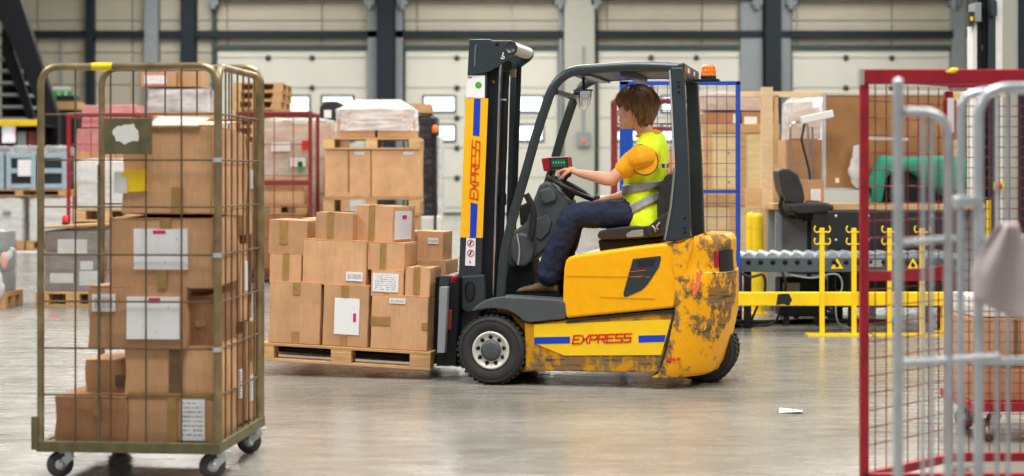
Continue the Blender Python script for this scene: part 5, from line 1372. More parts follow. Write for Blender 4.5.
m, nt, b = newmat('screen_colour'); nn = N(nt,'ShaderNodeTexNoise', i_Scale=6.0, i_Detail=2.0); nt.links.new(objcoord(nt), nn.inputs['Vector'])
rpn = ramp(nt, [(0.35,rgb(90,200,230)),(0.5,(0.9,0.9,0.95,1)),(0.62,rgb(240,120,180)),(0.75,rgb(40,40,60))]); nt.links.new(nn.outputs['Fac'], rpn.inputs[0]); nt.links.new(rpn.outputs[0], b.inputs['Emission Color']); b.inputs['Emission Strength'].default_value = 0.7; M['scr'] = m
MB().box((-0.13,-0.004,0.2), (0.13,0.0,0.58)).build('screen', M['scr'], t2)
for k, (px0_, px1_, mt, lab) in enumerate(((13, 22, 'grey_col', 'grey carton on the rack next to the screen'), (24, 34, 'red_old', 'dull red carton on the rack near the cage post'))):
    bcarton(lab, px0_, px1_, 130, 153, Y+0.3, 0.4, z=zat(153,Y)+0.002, mat='card_dark', seed=50+k) if mt == 'x' else carton('cardboard_box', lab, IDN, xat(px0_,Y), xat(px1_,Y), Y+0.25, 0.4, zat(153,Y)+0.002, 0.42, mat=mt, seed=50+k)

# generic tube-and-mesh roll cage
def mesh_cage(label, x0, x1, Y, zt, d, mat='red_old', nx=5, nz=6, zmid=None, r_=0.022, group=None, wr=0.006, zb=0.16, shelf=True):
    w = x1-x0
    t = thing('roll_cage', label, 'roll cage', (x0, Y, 0), group=group)
    MB().box((0,0,zb-0.04), (w,d,zb)).build('platform', M[mat], t, bevel=0.005)
    for (x, y) in ((r_,r_),(w-r_,r_),(r_,d-r_),(w-r_,d-r_)): MB().rod((x,y,zb-0.02), (x,y,zt), r_, 8).build('post', M[mat], t)
    for y in (r_, d-r_): MB().rod((0,y,zt), (w,y,zt), r_, 8).build('top_rail', M[mat], t)
    for x in (r_, w-r_): MB().rod((x,0,zt), (x,d,zt), r_, 8).build('top_rail', M[mat], t)
    if zmid: MB().box((0,0,zmid-0.03), (w,0.03,zmid+0.03)).build('middle_rail', M[mat], t)
    for k in range(1, nx): MB().rod((w*k/nx,r_,zb), (w*k/nx,r_,zt), wr, 5).build('wire', M[mat], t)
    for k in range(1, nz): MB().rod((0,r_,zb+(zt-zb)*k/nz), (w,r_,zb+(zt-zb)*k/nz), wr, 5).build('wire', M[mat], t)
    for (x, y) in ((0.1,0.1),(w-0.1,0.1),(0.1,d-0.1),(w-0.1,d-0.1)): caster(t, x, y, 0.055, zb-0.035, 0.3)
    return t
Y = 22.0
mesh_cage('red mesh cage with pink wrapped goods, behind the near cage at left', xat(66,Y), xat(140,Y), Y, zat(115,Y), 0.8, 'red', 3, 5, r_=0.028, group='red cages in the background')
x0, x1 = xat(70,Y), xat(137,Y)
M['pink'] = pm('pink_film', rgb(206, 138, 140), 0.45, var=0.2, scale=9)
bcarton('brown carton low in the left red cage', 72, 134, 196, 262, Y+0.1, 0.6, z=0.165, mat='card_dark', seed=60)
bcarton('brown carton in the middle of the left red cage', 74, 133, 152, 196, Y+0.12, 0.55, mat='card', seed=61)
for k, (a, b2, ya, yb, dy) in enumerate(((73, 104, 128, 152, 0.15), (105, 135, 126, 152, 0.15), (78, 133, 104, 127, 0.2))):
    o = carton('pink_parcel', ['pink wrapped parcel lower left in the red cage', 'pink wrapped parcel lower right in the red cage', 'broad pink wrapped parcel on top in the red cage'][k], IDN, xat(a,Y), xat(b2,Y), Y+dy, 0.5, zat(yb,Y)+0.004, (yb-ya)*Y/FPX-0.01, mat='pink', seed=62+k, sag=0.012, group='pink parcels in the red cage', flaps=False)
# white film wrapped stack on its pallet
Y = 19.5; x0, x1 = xat(74,Y), xat(136,Y)
zp = zat(222,Y)
bcarton('low brown carton base under the white wrapped stack', 75, 135, 222, 290, Y+0.05, 0.7, z=0.15, mat='card_dark', seed=66)
ipallet('floor pallet below the white wrapped stack', x0, x1, Y, 0, 0.8, 0.146, group='floor pallets')
ipallet('pale pallet directly under the white wrapped stack', x0, x1, Y, zp+0.006, 0.8, 0.15, group='floor pallets', mat='pine')
t = thing('wrapped_load', 'two white film-wrapped blocks stacked beside the red cage, seen through the near cage', 'wrapped goods', ((x0+x1)/2, Y+0.4, zp+0.158))
hw = (x1-x0)/2; zt = zat(163,Y)-zp-0.158
for j in range(2):
    MB().box((-hw+0.03,-0.36,j*zt*0.58+0.004), (hw-0.03,0.36,(zt*0.58 if j == 0 else zt)-0.004)).build('inner_block', M['white'], t, bevel=0.02)
    film('stretch_film', 'wrap_white', -hw+0.0-0.02*(j), hw, -0.39-0.02*j, 0.39, j*zt*0.58, zt*0.58 if j == 0 else zt+0.02, t, 70+j, 0.01)

# high stack of wrapped cartons behind the near cage top
Y = 23.0
zs_ = [0.15]
ipallet('floor pallet under the tall wrapped stack behind the near cage', xat(140,Y), xat(214,Y), Y, 0, 0.8, 0.146, group='floor pallets')
G2 = 'cartons of the tall wrapped stack'
bcarton('lowest carton of the tall wrapped stack', 143, 212, 200, 262, Y+0.05, 0.7, z=0.152, mat='card_dark', seed=71, group=G2)
bcarton('second carton of the tall wrapped stack', 144, 212, 150, 200, Y+0.05, 0.7, mat='card', seed=72, group=G2)
bcarton('third carton of the tall wrapped stack, just over the near cartons', 144, 212, 112, 150, Y+0.05, 0.7, mat='card', seed=73, group=G2)
t = thing('wrapped_load', 'film-wrapped carton layer below the top cartons of the tall stack', 'wrapped goods', ((xat(145,Y)+xat(211,Y))/2, Y+0.4, zat(112,Y)+0.006))
hw = (xat(211,Y)-xat(145,Y))/2; zt = (112-90)*Y/FPX
for j in range(2): MB().box((-hw+j*hw+0.02,-0.33,0.0), (j*hw-0.01,0.33,zt-0.004)).build('inner_carton', M['dull_card'], t, bevel=0.01)
film('stretch_film', 'wrap_white', -hw, hw, -0.36, 0.36, 0, zt, t, 74, 0.012)
bcarton('top left carton of the tall stack with a white label', 141, 176, 72, 89.6, Y+0.06, 0.6, z=zat(90,Y)+0.05, mat='card', seed=75, group=G2, labels=[('f',0.1,0.2,0.72,0.75,'label')])
bcarton('top right carton of the tall stack', 177, 201, 71, 89.6, Y+0.08, 0.6, z=zat(90,Y)+0.05, mat='card', seed=76, group=G2, tapes=[('f',0.05,0,0.16,1)])
# column of empty pallets
Y = 26.0; Hh = 0.142; x0, x1 = xat(232,Y), xat(282,Y); n = int(zat(75,Y)/Hh)
GPAL = 'tall column of stacked empty pallets'
ORD = ['first','second','third','fourth','fifth','sixth','seventh','eighth','ninth','tenth','eleventh','twelfth','thirteenth','fourteenth','fifteenth','sixteenth','seventeenth','eighteenth','nineteenth','twentieth','twenty-first','twenty-second','twenty-third']
for k in range(n):
    t = pallet('empty wooden pallet, %s from the top of the tall column' % ORD[n-1-k] if k < n-1 else 'topmost empty wooden pallet of the tall column behind the near cage', frame((x0+0.015*math.sin(k*2.1), Y+0.02*math.cos(k*1.7), k*Hh), (0,0,0)), 0.80, 1.2, Hh-0.002, parts=False, mat='pal_wood', group=GPAL)
# red cage with wrapped parcels (middle left)
Y = 20.0
mesh_cage('red cage holding a clear-wrapped carton stack, left of the stacked boxes', xat(236,Y), xat(312,Y), Y, zat(113,Y), 0.8, 'red_old', 4, 5, zmid=zat(183,Y), r_=0.024, group='red cages in the background')
MB2 = None
bcarton('brown carton at the bottom of the middle red cage', 242, 306, 215, 266, Y+0.1, 0.6, z=0.165, mat='card_dark', seed=80)
ipallet('small pallet inside the middle red cage', xat(242,Y), xat(306,Y), Y+0.1, zat(215,Y)+0.006, 0.6, 0.12, group='floor pallets')
zb = zat(215,Y)+0.13
t = thing('wrapped_load', 'clear-wrapped carton stack standing in the middle red cage', 'wrapped goods', ((xat(243,Y)+xat(325,Y))/2, Y+1.35, 0))
hw = (xat(325,Y)-xat(243,Y))/2
for j in range(4): MB().box((-hw+0.03,-0.36,0.15+j*0.47), (hw-0.03,0.36,0.15+j*0.47+0.46)).build('inner_carton', M['card_light' if j > 1 else 'card'], t, bevel=0.012)
MB().box((-hw,-0.38,0), (hw,0.38,0.148)).build('pallet_base', M['pal_wood'], t)
film('stretch_film', 'wrap_clear', -hw, hw, -0.39, 0.39, 0.15, 2.05, t, 81, 0.02, nz=16)
for (a, c, w_, mt) in ((0.1,1.72,0.1,'red_ink'),(-0.3,1.7,0.25,'white'),(-0.05,1.5,0.2,'white'),(0.05,1.45,0.06,'exit')): MB().box((a,-0.425,c-0.05), (a+w_,-0.41,c+0.07)).build('sticker', M[mt], t)
bcarton('carton on the pallet in the middle red cage', 244, 304, 178, 206, Y+0.12, 0.55, z=zb, mat='card', seed=82)

# centre stack: pallet, cartons, pallet, wrapped cartons
Y = 20.0
G3 = 'cartons of the centre pallet stack'
ipallet('floor pallet of the centre stack', xat(323,Y), xat(420,Y), Y, 0, 0.8, 0.144, group='pallets of the centre stack')
bcarton('lowest left carton of the centre stack', 326, 371, 216, 268, Y+0.03, 0.72, z=0.146, seed=90, group=G3)
bcarton('lowest right carton of the centre stack', 372, 418, 216, 268, Y+0.03, 0.72, z=0.146, seed=91, group=G3)
ipallet('pallet under the two big plain cartons of the centre stack', xat(323,Y), xat(420,Y), Y, zat(216,Y)+0.005, 0.8, 0.23, group='pallets of the centre stack')
z2 = zat(216,Y)+0.236
bcarton('left big plain carton in the middle of the centre stack', 325, 370.5, 150, 198, Y+0.03, 0.72, z=z2, seed=92, group=G3, tapes=[('f',0.5,0.1,0.54,1,'card_dark')], labels=[('f',0.66,0.9,0.86,0.96,'label_bar')])
bcarton('right big plain carton in the middle of the centre stack', 371.5, 420, 150, 198, Y+0.03, 0.72, z=z2, seed=93, group=G3, labels=[('f',0.66,0.9,0.86,0.96,'label_bar')])
ipallet('pine pallet on top of the big plain cartons', xat(323,Y), xat(420,Y), Y, zat(150,Y)+0.008, 0.8, 0.145, mat='pine', group='pallets of the centre stack')
t = thing('wrapped_load', 'white film-wrapped cartons on the topmost pallet of the centre stack', 'wrapped goods', ((xat(335,Y)+xat(416,Y))/2, Y+0.4, zat(150,Y)+0.155))
hw = (xat(416,Y)-xat(335,Y))/2; zt = zat(106,Y)-t.location.z
for i in range(2): MB().box((-hw+i*hw+0.02,-0.34,0), (i*hw-0.012,0.34,zt*0.62)).build('inner_carton', M['card'], t, bevel=0.012)
for i in range(2): MB().box((-hw+0.1+i*hw*0.85,-0.28,zt*0.62), (-0.03+i*hw*0.85,0.28,zt*0.92)).build('inner_carton', M['card_light'], t, bevel=0.012)
MB().box((-0.02,-0.36,0.1), (0.03,-0.35,zt*0.6)).build('dark_strap', M['black'], t)
film('stretch_film', 'wrap_white', -hw, hw, -0.375, 0.375, zt*0.22, zt*0.9, t, 94, 0.03, nz=9, nper=56, dome=0.09)
# things behind the centre stack
Y = 24.0
t = thing('waste_bin', 'black plastic bin with white panels behind the wrapped centre stack', 'bin', (xat(328,Y), Y, 0))
x0, x1 = xat(318,Y)-t.location.x, xat(341,Y)-t.location.x; z0, z1 = zat(133,Y), zat(101,Y)
MB().prism([(x0,z0),(x1,z0),(x1+0.02,z1-0.05),(x1-0.05,z1),(x0+0.1,z1),(x0+0.03,z1-0.06)], 0, 0.6).build('bin_body', M['black'], t, bevel=0.03)
MB().box((x0+0.09,-0.02,z0+0.22), (x0+0.2,0,z0+0.34)).build('white_panel', M['white'], t, bevel=0.008); MB().box((x0+0.1,-0.02,z0+0.05), (x0+0.19,0,z0+0.14)).build('white_panel', M['white'], t, bevel=0.008)
zs2 = zat(133,Y)
bcarton('broad brown carton carrying the black bin', 314, 345, 136.5, 200, Y-0.05, 0.75, z=1.135, mat='card_dark', seed=95)
bcarton('carton below the one that carries the black bin', 314, 345, 190, 250, Y-0.05, 0.75, z=0.15, mat='card', seed=96)
ipallet('floor pallet under the bin stack behind the centre stack', xat(312,Y), xat(347,Y), Y-0.05, 0, 0.8, 0.146, group='floor pallets')
o = MB().box((xat(313,Y),Y-0.12,zat(136.5,Y)+0.004), (xat(344,Y),Y+0.7,zs2-0.002)).build('wooden_board', M['pal_wood'], bevel=0.004); tag(o, 'brown plank lying under the black bin behind the centre stack', 'board')
Y = 22.5
ipallet('floor pallet under the black wrapped tower', xat(405,Y), xat(438,Y), Y, 0, 0.8, 0.146, group='floor pallets')
t = thing('wrapped_load', 'tall black film-wrapped tower right of the centre stack', 'wrapped goods', ((xat(406,Y)+xat(437,Y))/2, Y+0.4, 0.148))
hw = (xat(437,Y)-xat(406,Y))/2; zt = zat(117,Y)-0.15
for j in range(4): MB().box((-hw+0.02,-0.34,j*zt/4), (hw-0.02,0.34,(j+1)*zt/4-0.006)).build('inner_carton', M['black'], t, bevel=0.02)
film('stretch_film', 'wrap_black', -hw, hw, -0.37, 0.37, 0.5, zt, t, 97, 0.02, nz=14)
film('loose_film', 'wrap_white', hw-0.05, hw+0.07, -0.3, 0.3, 0.3, zt*0.86, t, 98, 0.03, nz=8, nper=14)
MB().box((-hw-0.02,-0.40,0.0), (hw+0.05,0.36,0.62)).build('pale_base_carton', M['white'], t, bevel=0.02)
bcarton('open-sided brown carton on top of the black wrapped tower', 409, 431, 104, 116.6, Y+0.1, 0.6, z=0.148+zt+0.06, mat='card', seed=99)
t = thing('warning_lamp', 'small amber lamp fixed beside the black wrapped tower', 'lamp', (xat(435.5,Y), Y-0.12, zat(136,Y)))
MB().lathe([(0.05,0),(0.06,0.02),(0.05,0.05)], (0,0,0), (0,0,1), 12).build('base', M['black'], t); MB().lathe([(0.04,0.05),(0.045,0.08),(0.04,0.13),(0.02,0.15)], (0,0,0), (0,0,1), 12).build('lens', M['amber'], t)
MB().rod((0,0,0), (0,0,-zat(136,Y)), 0.02, 8).build('pole', M['black'], t)
# ------------------------------------------------------------------ right background: blue cage, crates, bench, conveyor
Y = 13.9
t = thing('blue_mesh_trolley', 'blue framed mesh trolley standing behind the driver', 'trolley', (xat(626,Y), Y, 0))
X = lambda px, d=0: xat(px,Y+d)-t.location.x
zt = zat(81,Y)
MB().box((X(620),0,0.6), (X(628.5),0.07,zt)).build('post', M['bluep'], t, bevel=0.004)
MB().box((X(620)+0.005,0.005,0.14), (X(628.5)-0.005,0.065,0.6)).build('lower_post', M['slate_dk'], t)  # unseen lower post coloured dark to keep its blue reflection off the floor
MB().box((X(628.5),0.0,1.15), (X(633),0.25,zat(86,Y))).build('back_plate', M['bluep'], t)
MB().box((X(736),0,0.14), (X(740.5),0.04,zt)).build('post', M['bluep'], t, bevel=0.004)
MB().box((X(620),0,zt-0.035), (X(740.5),0.04,zt)).build('top_rail', M['bluep'], t, bevel=0.004)
MB().box((X(628),0,zat(193.2,Y)), (X(737),0.03,zat(190.5,Y))).build('middle_rail', M['bluep'], t)
MB().box((X(620),0,0.12), (X(740.5),0.62,0.17)).build('platform', M['slate_dk'], t, bevel=0.004)  # platform also coloured dark against a blue reflection under the truck
nb = 11
for k in range(1, nb): MB().rod((X(628)+(X(737)-X(628))*k/nb,0.02,0.17), (X(628)+(X(737)-X(628))*k/nb,0.02,zt-0.02), 0.0032, 5).build('wire', M['blue_wire'], t)
nh = 17
for k in range(1, nh): MB().rod((X(628),0.014,0.17+(zt-0.19)*k/nh), (X(737),0.014,0.17+(zt-0.19)*k/nh), 0.0032, 5).build('wire', M['blue_wire'], t)
for (x, y) in ((X(620)+0.1,0.08),(X(740)-0.1,0.08),(X(620)+0.1,0.54),(X(740)-0.1,0.54)): caster(t, x, y, 0.052, 0.122, 0.3)
# red cage behind the driver
Y = 20.5
mesh_cage('dull red cage partly hidden behind the driver and blue trolley', xat(614,Y), xat(690,Y), Y, zat(100,Y), 0.7, 'red_old', 4, 7, zmid=zat(129,Y), r_=0.024, group='red cages in the background')
bcarton('carton in the dull red cage behind the driver', 640, 684, 150, 230, Y+0.1, 0.5, z=0.165, mat='card_light', seed=110)
# timber crates
def timber_crate(label, px0, px1, py0, py1, Y, d, nx=2, group=None):
    x0, x1 = xat(px0,Y), xat(px1,Y); z1, z0 = zat(py0,Y), zat(py1,Y); w = x1-x0; h = z1-z0
    t = thing('timber_crate', label, 'crate', (x0, Y, z0), group=group)
    MB().box((0.02,0.025,0.01), (w-0.02,d,h-0.01)).build('plywood_panel', M['ply'], t)
    for z in (0.0, h-0.10): MB().box((0,0,z), (w,0.028,z+0.10)).build('batten', M['pal_wood'], t, bevel=0.003)
    for k in range(nx+1):
        x = (w-0.10)*k/nx; MB().box((x,0.002,0.10), (x+0.10,0.03,h-0.10)).build('batten', M['pal_wood'], t, bevel=0.003)
    MB().box((0,0.03,h-0.01), (w,d,h)).build('lid', M['pine'], t)
    for k in range(nx):
        for z in (0.2, 0.6): MB().ball(((w-0.1)*k/nx+0.3, 0.02, h*z), (0.012,0.008,0.012), 6, 4).build('knot', M['tape_dark'], t)
    return t
Y = 18.5
GC = 'timber crates behind the blue trolley'
timber_crate('lower timber crate behind the blue trolley', 690, 780, 197, 291.6, Y, 0.9, 2, GC)
timber_crate('upper timber crate with plywood panels behind the blue trolley', 703, 780, 124, 196.6, Y+0.05, 0.9, 2, GC)
zc = zat(124,Y+0.05)
G5 = 'film-wrapped cartons on the timber crates'
bcarton('flat carton on the left of the upper timber crate', 706, 740, 113, 124, Y+0.2, 0.6, z=zc+0.004, mat='card_dark', seed=111, group=G5, labels=[('f',0.8,0.1,1.0,0.9,'label')])
bcarton('long carton on the right of the upper timber crate with a white label', 742, 779, 112, 124, Y+0.2, 0.6, z=zc+0.004, mat='card_dark', seed=112, group=G5, labels=[('f',0.06,0.0,0.4,0.62,'white')])
t = thing('wrapped_load', 'clear-wrapped flat cartons on top of the timber crate stack', 'wrapped goods', ((xat(708,Y)+xat(778,Y))/2, Y+0.6, zat(112,Y+.2)+0.02))
hw = (xat(778,Y)-xat(708,Y))/2
for i in range(2): MB().box((-hw+i*hw+0.01,-0.3,0), (i*hw-0.01,0.3,0.19)).build('inner_carton', M['card'], t, bevel=0.01)
film('stretch_film', 'wrap_clear', -hw-0.01, hw+0.01, -0.33, 0.33, 0, 0.2, t, 113, 0.01, nz=4)

# timber frame with cork board, bench
YB = 16.0
t = thing('timber_gantry', 'tall pine post and beam frame over the packing bench', 'frame', (xat(767,YB), YB, 0))
X = lambda px: xat(px,YB)-t.location.x
MB().box((X(762),0,0), (X(773),0.10,zat(87,YB))).build('post', M['pine_pale'], t, bevel=0.003)
MB().box((X(776),0.10,0), (X(780),0.13,zat(95,YB))).build('post', M['pine'], t)
MB().box((X(740),0.10,zat(96.5,YB)), (X(1010),0.15,zat(91,YB))).build('beam', M['pine_pale'], t, bevel=0.003)
MB().box((X(955),0.03,0), (X(962),0.10,zat(92,YB))).build('post', M['pine'], t)
MB().box((X(868),0.152,zat(205,YB)), (X(876),0.19,zat(91,YB))).build('stud', M['pine'], t)
MB().box((X(746),0.0,zat(210,YB)), (X(762),0.05,zat(188,YB))).build('short_offcut', M['pine'], t)
t = thing('cork_board', 'brown pin board in an aluminium frame hanging from the timber beam', 'board', (xat(888,YB), YB-0.0, zat(190,YB)))
X = lambda px: xat(px,YB)-t.location.x; h = zat(94,YB)-t.location.z
M['cork'] = pm('cork', rgb(156, 112, 70), 0.85, var=0.18, scale=4, bmp=0.1)
MB().box((X(825)+0.01,0.04,0.01), (X(951),0.09,h)).build('cork_panel', M['cork'], t)
for (a, b2) in (((X(824),0.03,0),(X(952),0.095,0.022)), ((X(824),0.03,h-0.012),(X(952),0.095,h+0.01)), ((X(824),0.03,0.022),(X(826.5),0.095,h-0.012)), ((X(950),0.03,0.022),(X(952),0.095,h-0.012))): MB().box(a, b2).build('aluminium_edge', M['steel'], t)
MB().box((X(836),0.034,0.07), (X(840),0.04,0.12)).build('white_note', M['white'], t)
# bench
t = thing('packing_bench', 'long packing bench with a wooden worktop under the pin board', 'bench', (xat(870,YB), YB-0.5, 0))
Yb2 = YB-0.5; X = lambda px: xat(px,Yb2)-t.location.x; zt = zat(203.5,Yb2)
tw = MB().box((X(773),0,zt-0.06), (X(985),0.45,zt)).build('worktop', M['pine'], t, bevel=0.004)
for px in (776, 870, 980): MB().box((X(px),0.02,0), (X(px)+0.06,0.08,zt-0.06)).build('leg', M['grey_col'], t); MB().box((X(px),0.38,0), (X(px)+0.06,0.44,zt-0.06)).build('leg', M['grey_col'], t)
MB().box((X(774),0.35,0.2), (X(980),0.375,zt-0.07)).build('modesty_panel', M['grey_col'], t)
MB().box((X(774),0.06,0.14), (X(980),0.35,0.2)).build('lower_shelf', M['pal_wood'], t)
bcarton('small carton on the bench with a white square label', 800, 824, 180, 203, YB-0.3, 0.3, z=zt+0.003, seed=120, labels=[('f',0.45,0.1,0.85,0.6,'label')])
bcarton('brown carton pile behind the bench, seen past the pin board', 786, 822, 140, 182, YB+0.6, 0.5, z=zat(183,YB+0.6), mat='card', seed=121)
bcarton('lower brown carton behind the bench', 784, 824, 183, 240, YB+0.6, 0.5, z=0.69, mat='card_dark', seed=122)
bcarton('bottom carton behind the bench', 784, 824, 240, 300, YB+0.6, 0.5, z=0.0, mat='card', seed=123)
t = thing('wrapped_load', 'white film bundle heaped on the cartons left of the pin board', 'wrapped goods', (xat(803,YB+.85), YB+0.85, zat(140,YB+0.6)+0.01))
MB().box((-0.14,-0.14,0), (0.16,0.14,0.33)).build('inner_carton', M['card_light'], t, bevel=0.02)
film('stretch_film', 'wrap_white', -0.19, 0.2, -0.19, 0.19, 0, 0.38, t, 124, 0.04, nz=6)
# chrome trolley frame + white scanner head
t = thing('hand_truck', 'chrome tube hand trolley leaning space between carton and pin board', 'trolley', (xat(809,15.75), 15.95, 0))
t['label'] = 'chrome tube frame of a hand trolley standing left of the pin board'
x0 = xat(797,15.95)-t.location.x; x1 = xat(820,15.95)-t.location.x
t.location.y = 16.32
zt_ = zat(122,16.3)
MB().tube(arc_path([(x0,0,0.06),(x0,0,zt_),(x1-0.05,0,zt_),(x1-0.05,0,0.06)], 0.08), 0.012, 8).build('handle_frame', M['chrome'], t)
MB().rod((x1,0.03,0.06), (x1,0.03,zt_-0.05), 0.012, 8).build('side_tube', M['chrome'], t)
for z in (0.5, 1.0, 1.45): MB().rod((x0,0,z), (x1-0.05,0,z), 0.009, 8).build('cross_tube', M['chrome'], t)
MB().box((x0,-0.12,0.03), (x1,0.05,0.06)).build('toe_plate', M['steel'], t)
for s in (x0-0.01, x1-0.01): MB().lathe([(0.03,0),(0.06,0.002),(0.06,0.03),(0.03,0.032)], (s,0.1,0.06), (1,0,0), 14).build('wheel', M['rubber'], t)
t = thing('desk_lamp', 'white strip lamp on a black jointed arm above the bench', 'lamp', (xat(812,15.7), 15.72, zt))
zl = zat(117,15.7)-zt
MB().lathe([(0.07,0),(0.07,0.02),(0.02,0.03)], (0,0,0), (0,0,1), 16).build('base', M['black'], t)
MB().tube([(0,0,0.02),(-0.02,0,0.3),(-0.10,0,zl-0.22)], 0.012, 8).build('arm', M['black'], t)
MB().tube([(-0.10,0,zl-0.22),(-0.06,0,zl-0.02)], 0.012, 8).build('arm', M['black'], t)
MB().obox((0.05,0,zl), (0.32,0.09,0.075), Matrix.Rotation(R(-12),3,'Y')).build('lamp_head', M['white'], t, bevel=0.01)

# green cloth over a dark machine on the bench
t = thing('machine', 'dark machine on the bench half covered by green cloth', 'machine', (xat(915,15.75), 15.75, zt+0.001))
X = lambda px: xat(px,15.75)-t.location.x
MB().prism([(X(880),0),(X(950),0),(X(946),0.40),(X(905),0.42),(X(884),0.30)], -0.15, 0.16).build('housing', M['near_black'], t, bevel=0.02)
MB().prism([(X(884),0.04),(X(900),0.05),(X(896),0.3),(X(887),0.26)], -0.17, -0.15).build('front_plate', M['black'], t)
M['green'] = pm('green_cloth', rgb(8, 126, 100), 0.7, var=0.15, scale=5, bmp=0.2, bscale=6)
mb = MB(); rows = []
nx = 26
for i in range(nx+1):
    u = i/nx; x = X(868)+(X(962)-X(868))*u
    hang = 0.27 + 0.13*math.sin(u*6.5+2.6) + (0.26 if u < 0.13 else 0)
    ztop = 0.46 - max(0, 0.14-u)*2.2
    col = [(x, 0.2, max(0.02, ztop-0.2)), (x, 0.19, ztop-0.02), (x, 0.12, ztop+0.006*math.sin(u*11)), (x, -0.12, ztop-0.005+0.006*math.sin(u*9+1)), (x, -0.185+0.006*math.sin(u*17), ztop-0.05), (x-0.01, -0.20+0.008*math.sin(u*17), max(0.012, ztop-hang*0.6)), (x-0.012, -0.20+0.012*math.sin(u*15+1), max(0.008, ztop-hang))]
    rows.append(col)
mb.loft(rows, caps=False)
o = mb.build('green_cloth', M['green']); o.location = t.location; md = o.modifiers.new('th','SOLIDIFY'); md.thickness = 0.006
tag(o, 'bright green cloth draped over the dark machine on the bench', 'cloth')
mb = MB(); mb.tube(smooth_path([(0,0,0),(0.02,0,-0.12),(-0.01,0,-0.28),(0.03,0,-0.42)],5), [0.03,0.045,0.05,0.06,0.07,0.06,0.075,0.08,0.07,0.085,0.08,0.06,0.07,0.06,0.05,0.03], 10, ry=[0.02]*16)
o = mb.build('plastic_bag', M['wrap_white']); o.location = W(857,145,15.96); tag(o, 'crumpled white plastic bag hanging at the edge of the pin board', 'bag')

# black guard panel in front of the bench
Y = 14.8
t = thing('safety_screen', 'black screwed guard panel behind the roller conveyor', 'panel', (xat(890,Y), Y, 0))
X = lambda px: xat(px,Y)-t.location.x
MB().box((X(828),0,0.12), (X(962),0.03,zat(211,Y))).build('sheet', M['black'], t, bevel=0.012)
for px in (836, 868, 900, 932):
    for py in (216, 240, 285, 300): MB().lathe([(0.014,0),(0.010,-0.006),(0.003,-0.008)], (X(px),0,zat(py,Y)), (0,1,0), 8).build('screw', M['steel'], t)
for px in (834, 952): MB().box((X(px),0.03,0), (X(px)+0.05,0.08,zat(215,Y))).build('leg', M['near_black'], t)
# office chair
Y = 15.1
t = thing('office_chair', 'tall black office chair with a tilted backrest at the packing bench', 'chair', (xat(812,Y), Y, 0))
X = lambda px: xat(px,Y)-t.location.x; Z = lambda py: zat(py,Y)
bp = [(778,171),(781,168.5),(790,169),(797,174),(802,186),(804.5,199),(802,203.5),(792,204),(786,201),(781,190)]
MB().prism([(X(a),Z(b2)) for a, b2 in bp], -0.04, 0.34).build('backrest', M['seat'], t, bevel=0.03, seg=3)
MB().prism([(X(a),Z(b2)) for a, b2 in ((786,203.5),(800,202.5),(826,202.8),(832,205),(832,210),(826,213),(800,214),(788,211))], -0.1, 0.36).build('seat', M['seat'], t, bevel=0.03, seg=3)
MB().tube(smooth_path([(X(785),0.15,Z(195)), (X(783),0.15,Z(207)), (X(787),0.15,Z(216)), (X(798),0.15,Z(218))]), 0.02, 8).build('back_bracket', M['black'], t)
MB().box((X(798),0.08,Z(220)), (X(815),0.22,Z(214))).build('tilt_mechanism', M['black'], t, bevel=0.01)
MB().lathe([(0.025,0),(0.03,0.01),(0.018,0.03)], (X(804),0.05,Z(222)), (0,0,1), 12).build('adjust_knob', M['black'], t)
MB().rod((X(812),0.15,0.14), (X(812),0.15,Z(218)), 0.022, 12).build('gas_column', M['near_black'], t)
MB().tube([(X(812)+0.19*math.cos(k*math.pi/12),0.15+0.19*math.sin(k*math.pi/12),0.42) for k in range(24)], 0.012, 6, closed=True).build('foot_ring', M['near_black'], t)
for k in range(5):
    g = k*2*math.pi/5+0.3; p = Vector((X(812)+0.27*math.cos(g), 0.15+0.27*math.sin(g), 0.085))
    b5 = MB().bar((X(812),0.15,0.15), p, 0.045, 0.03).build('base_arm', M['black'], t, bevel=0.006)
    MB().lathe([(0.01,-0.02),(0.035,-0.02),(0.035,0.02),(0.01,0.02)], (p.x,p.y,0.036), (-math.sin(g),math.cos(g),0), 12).build('castor', M['black'], b5)
# yellow bollards
Y = 15.5
for k, px in enumerate((751.5, 757.8)):
    t = thing('bollard', ['yellow bollard nearer the truck, left of a pair', 'yellow bollard with a rounded cap, right of the pair by the pine post'][k], 'bollard', (xat(px,Y+0.35*(1-k)), Y+0.35*(1-k), 0), group='pair of yellow bollards')
    h = zat(213,Y); r_ = 0.052
    MB().lathe([(r_,0.01),(r_,h-0.05),(r_*0.85,h-0.015),(r_*0.4,h)], (0,0,0), (0,0,1), 20).build('post', M['ylw'], t)
    MB().box((-0.09,-0.09,0), (0.09,0.09,0.012)).build('base_plate', M['ylw'], t)
    MB().lathe([(r_+0.002,h*0.86),(r_+0.002,h*0.84)], (0,0,0), (0,0,1), 20).build('weld_ring', M['ylw'], t)

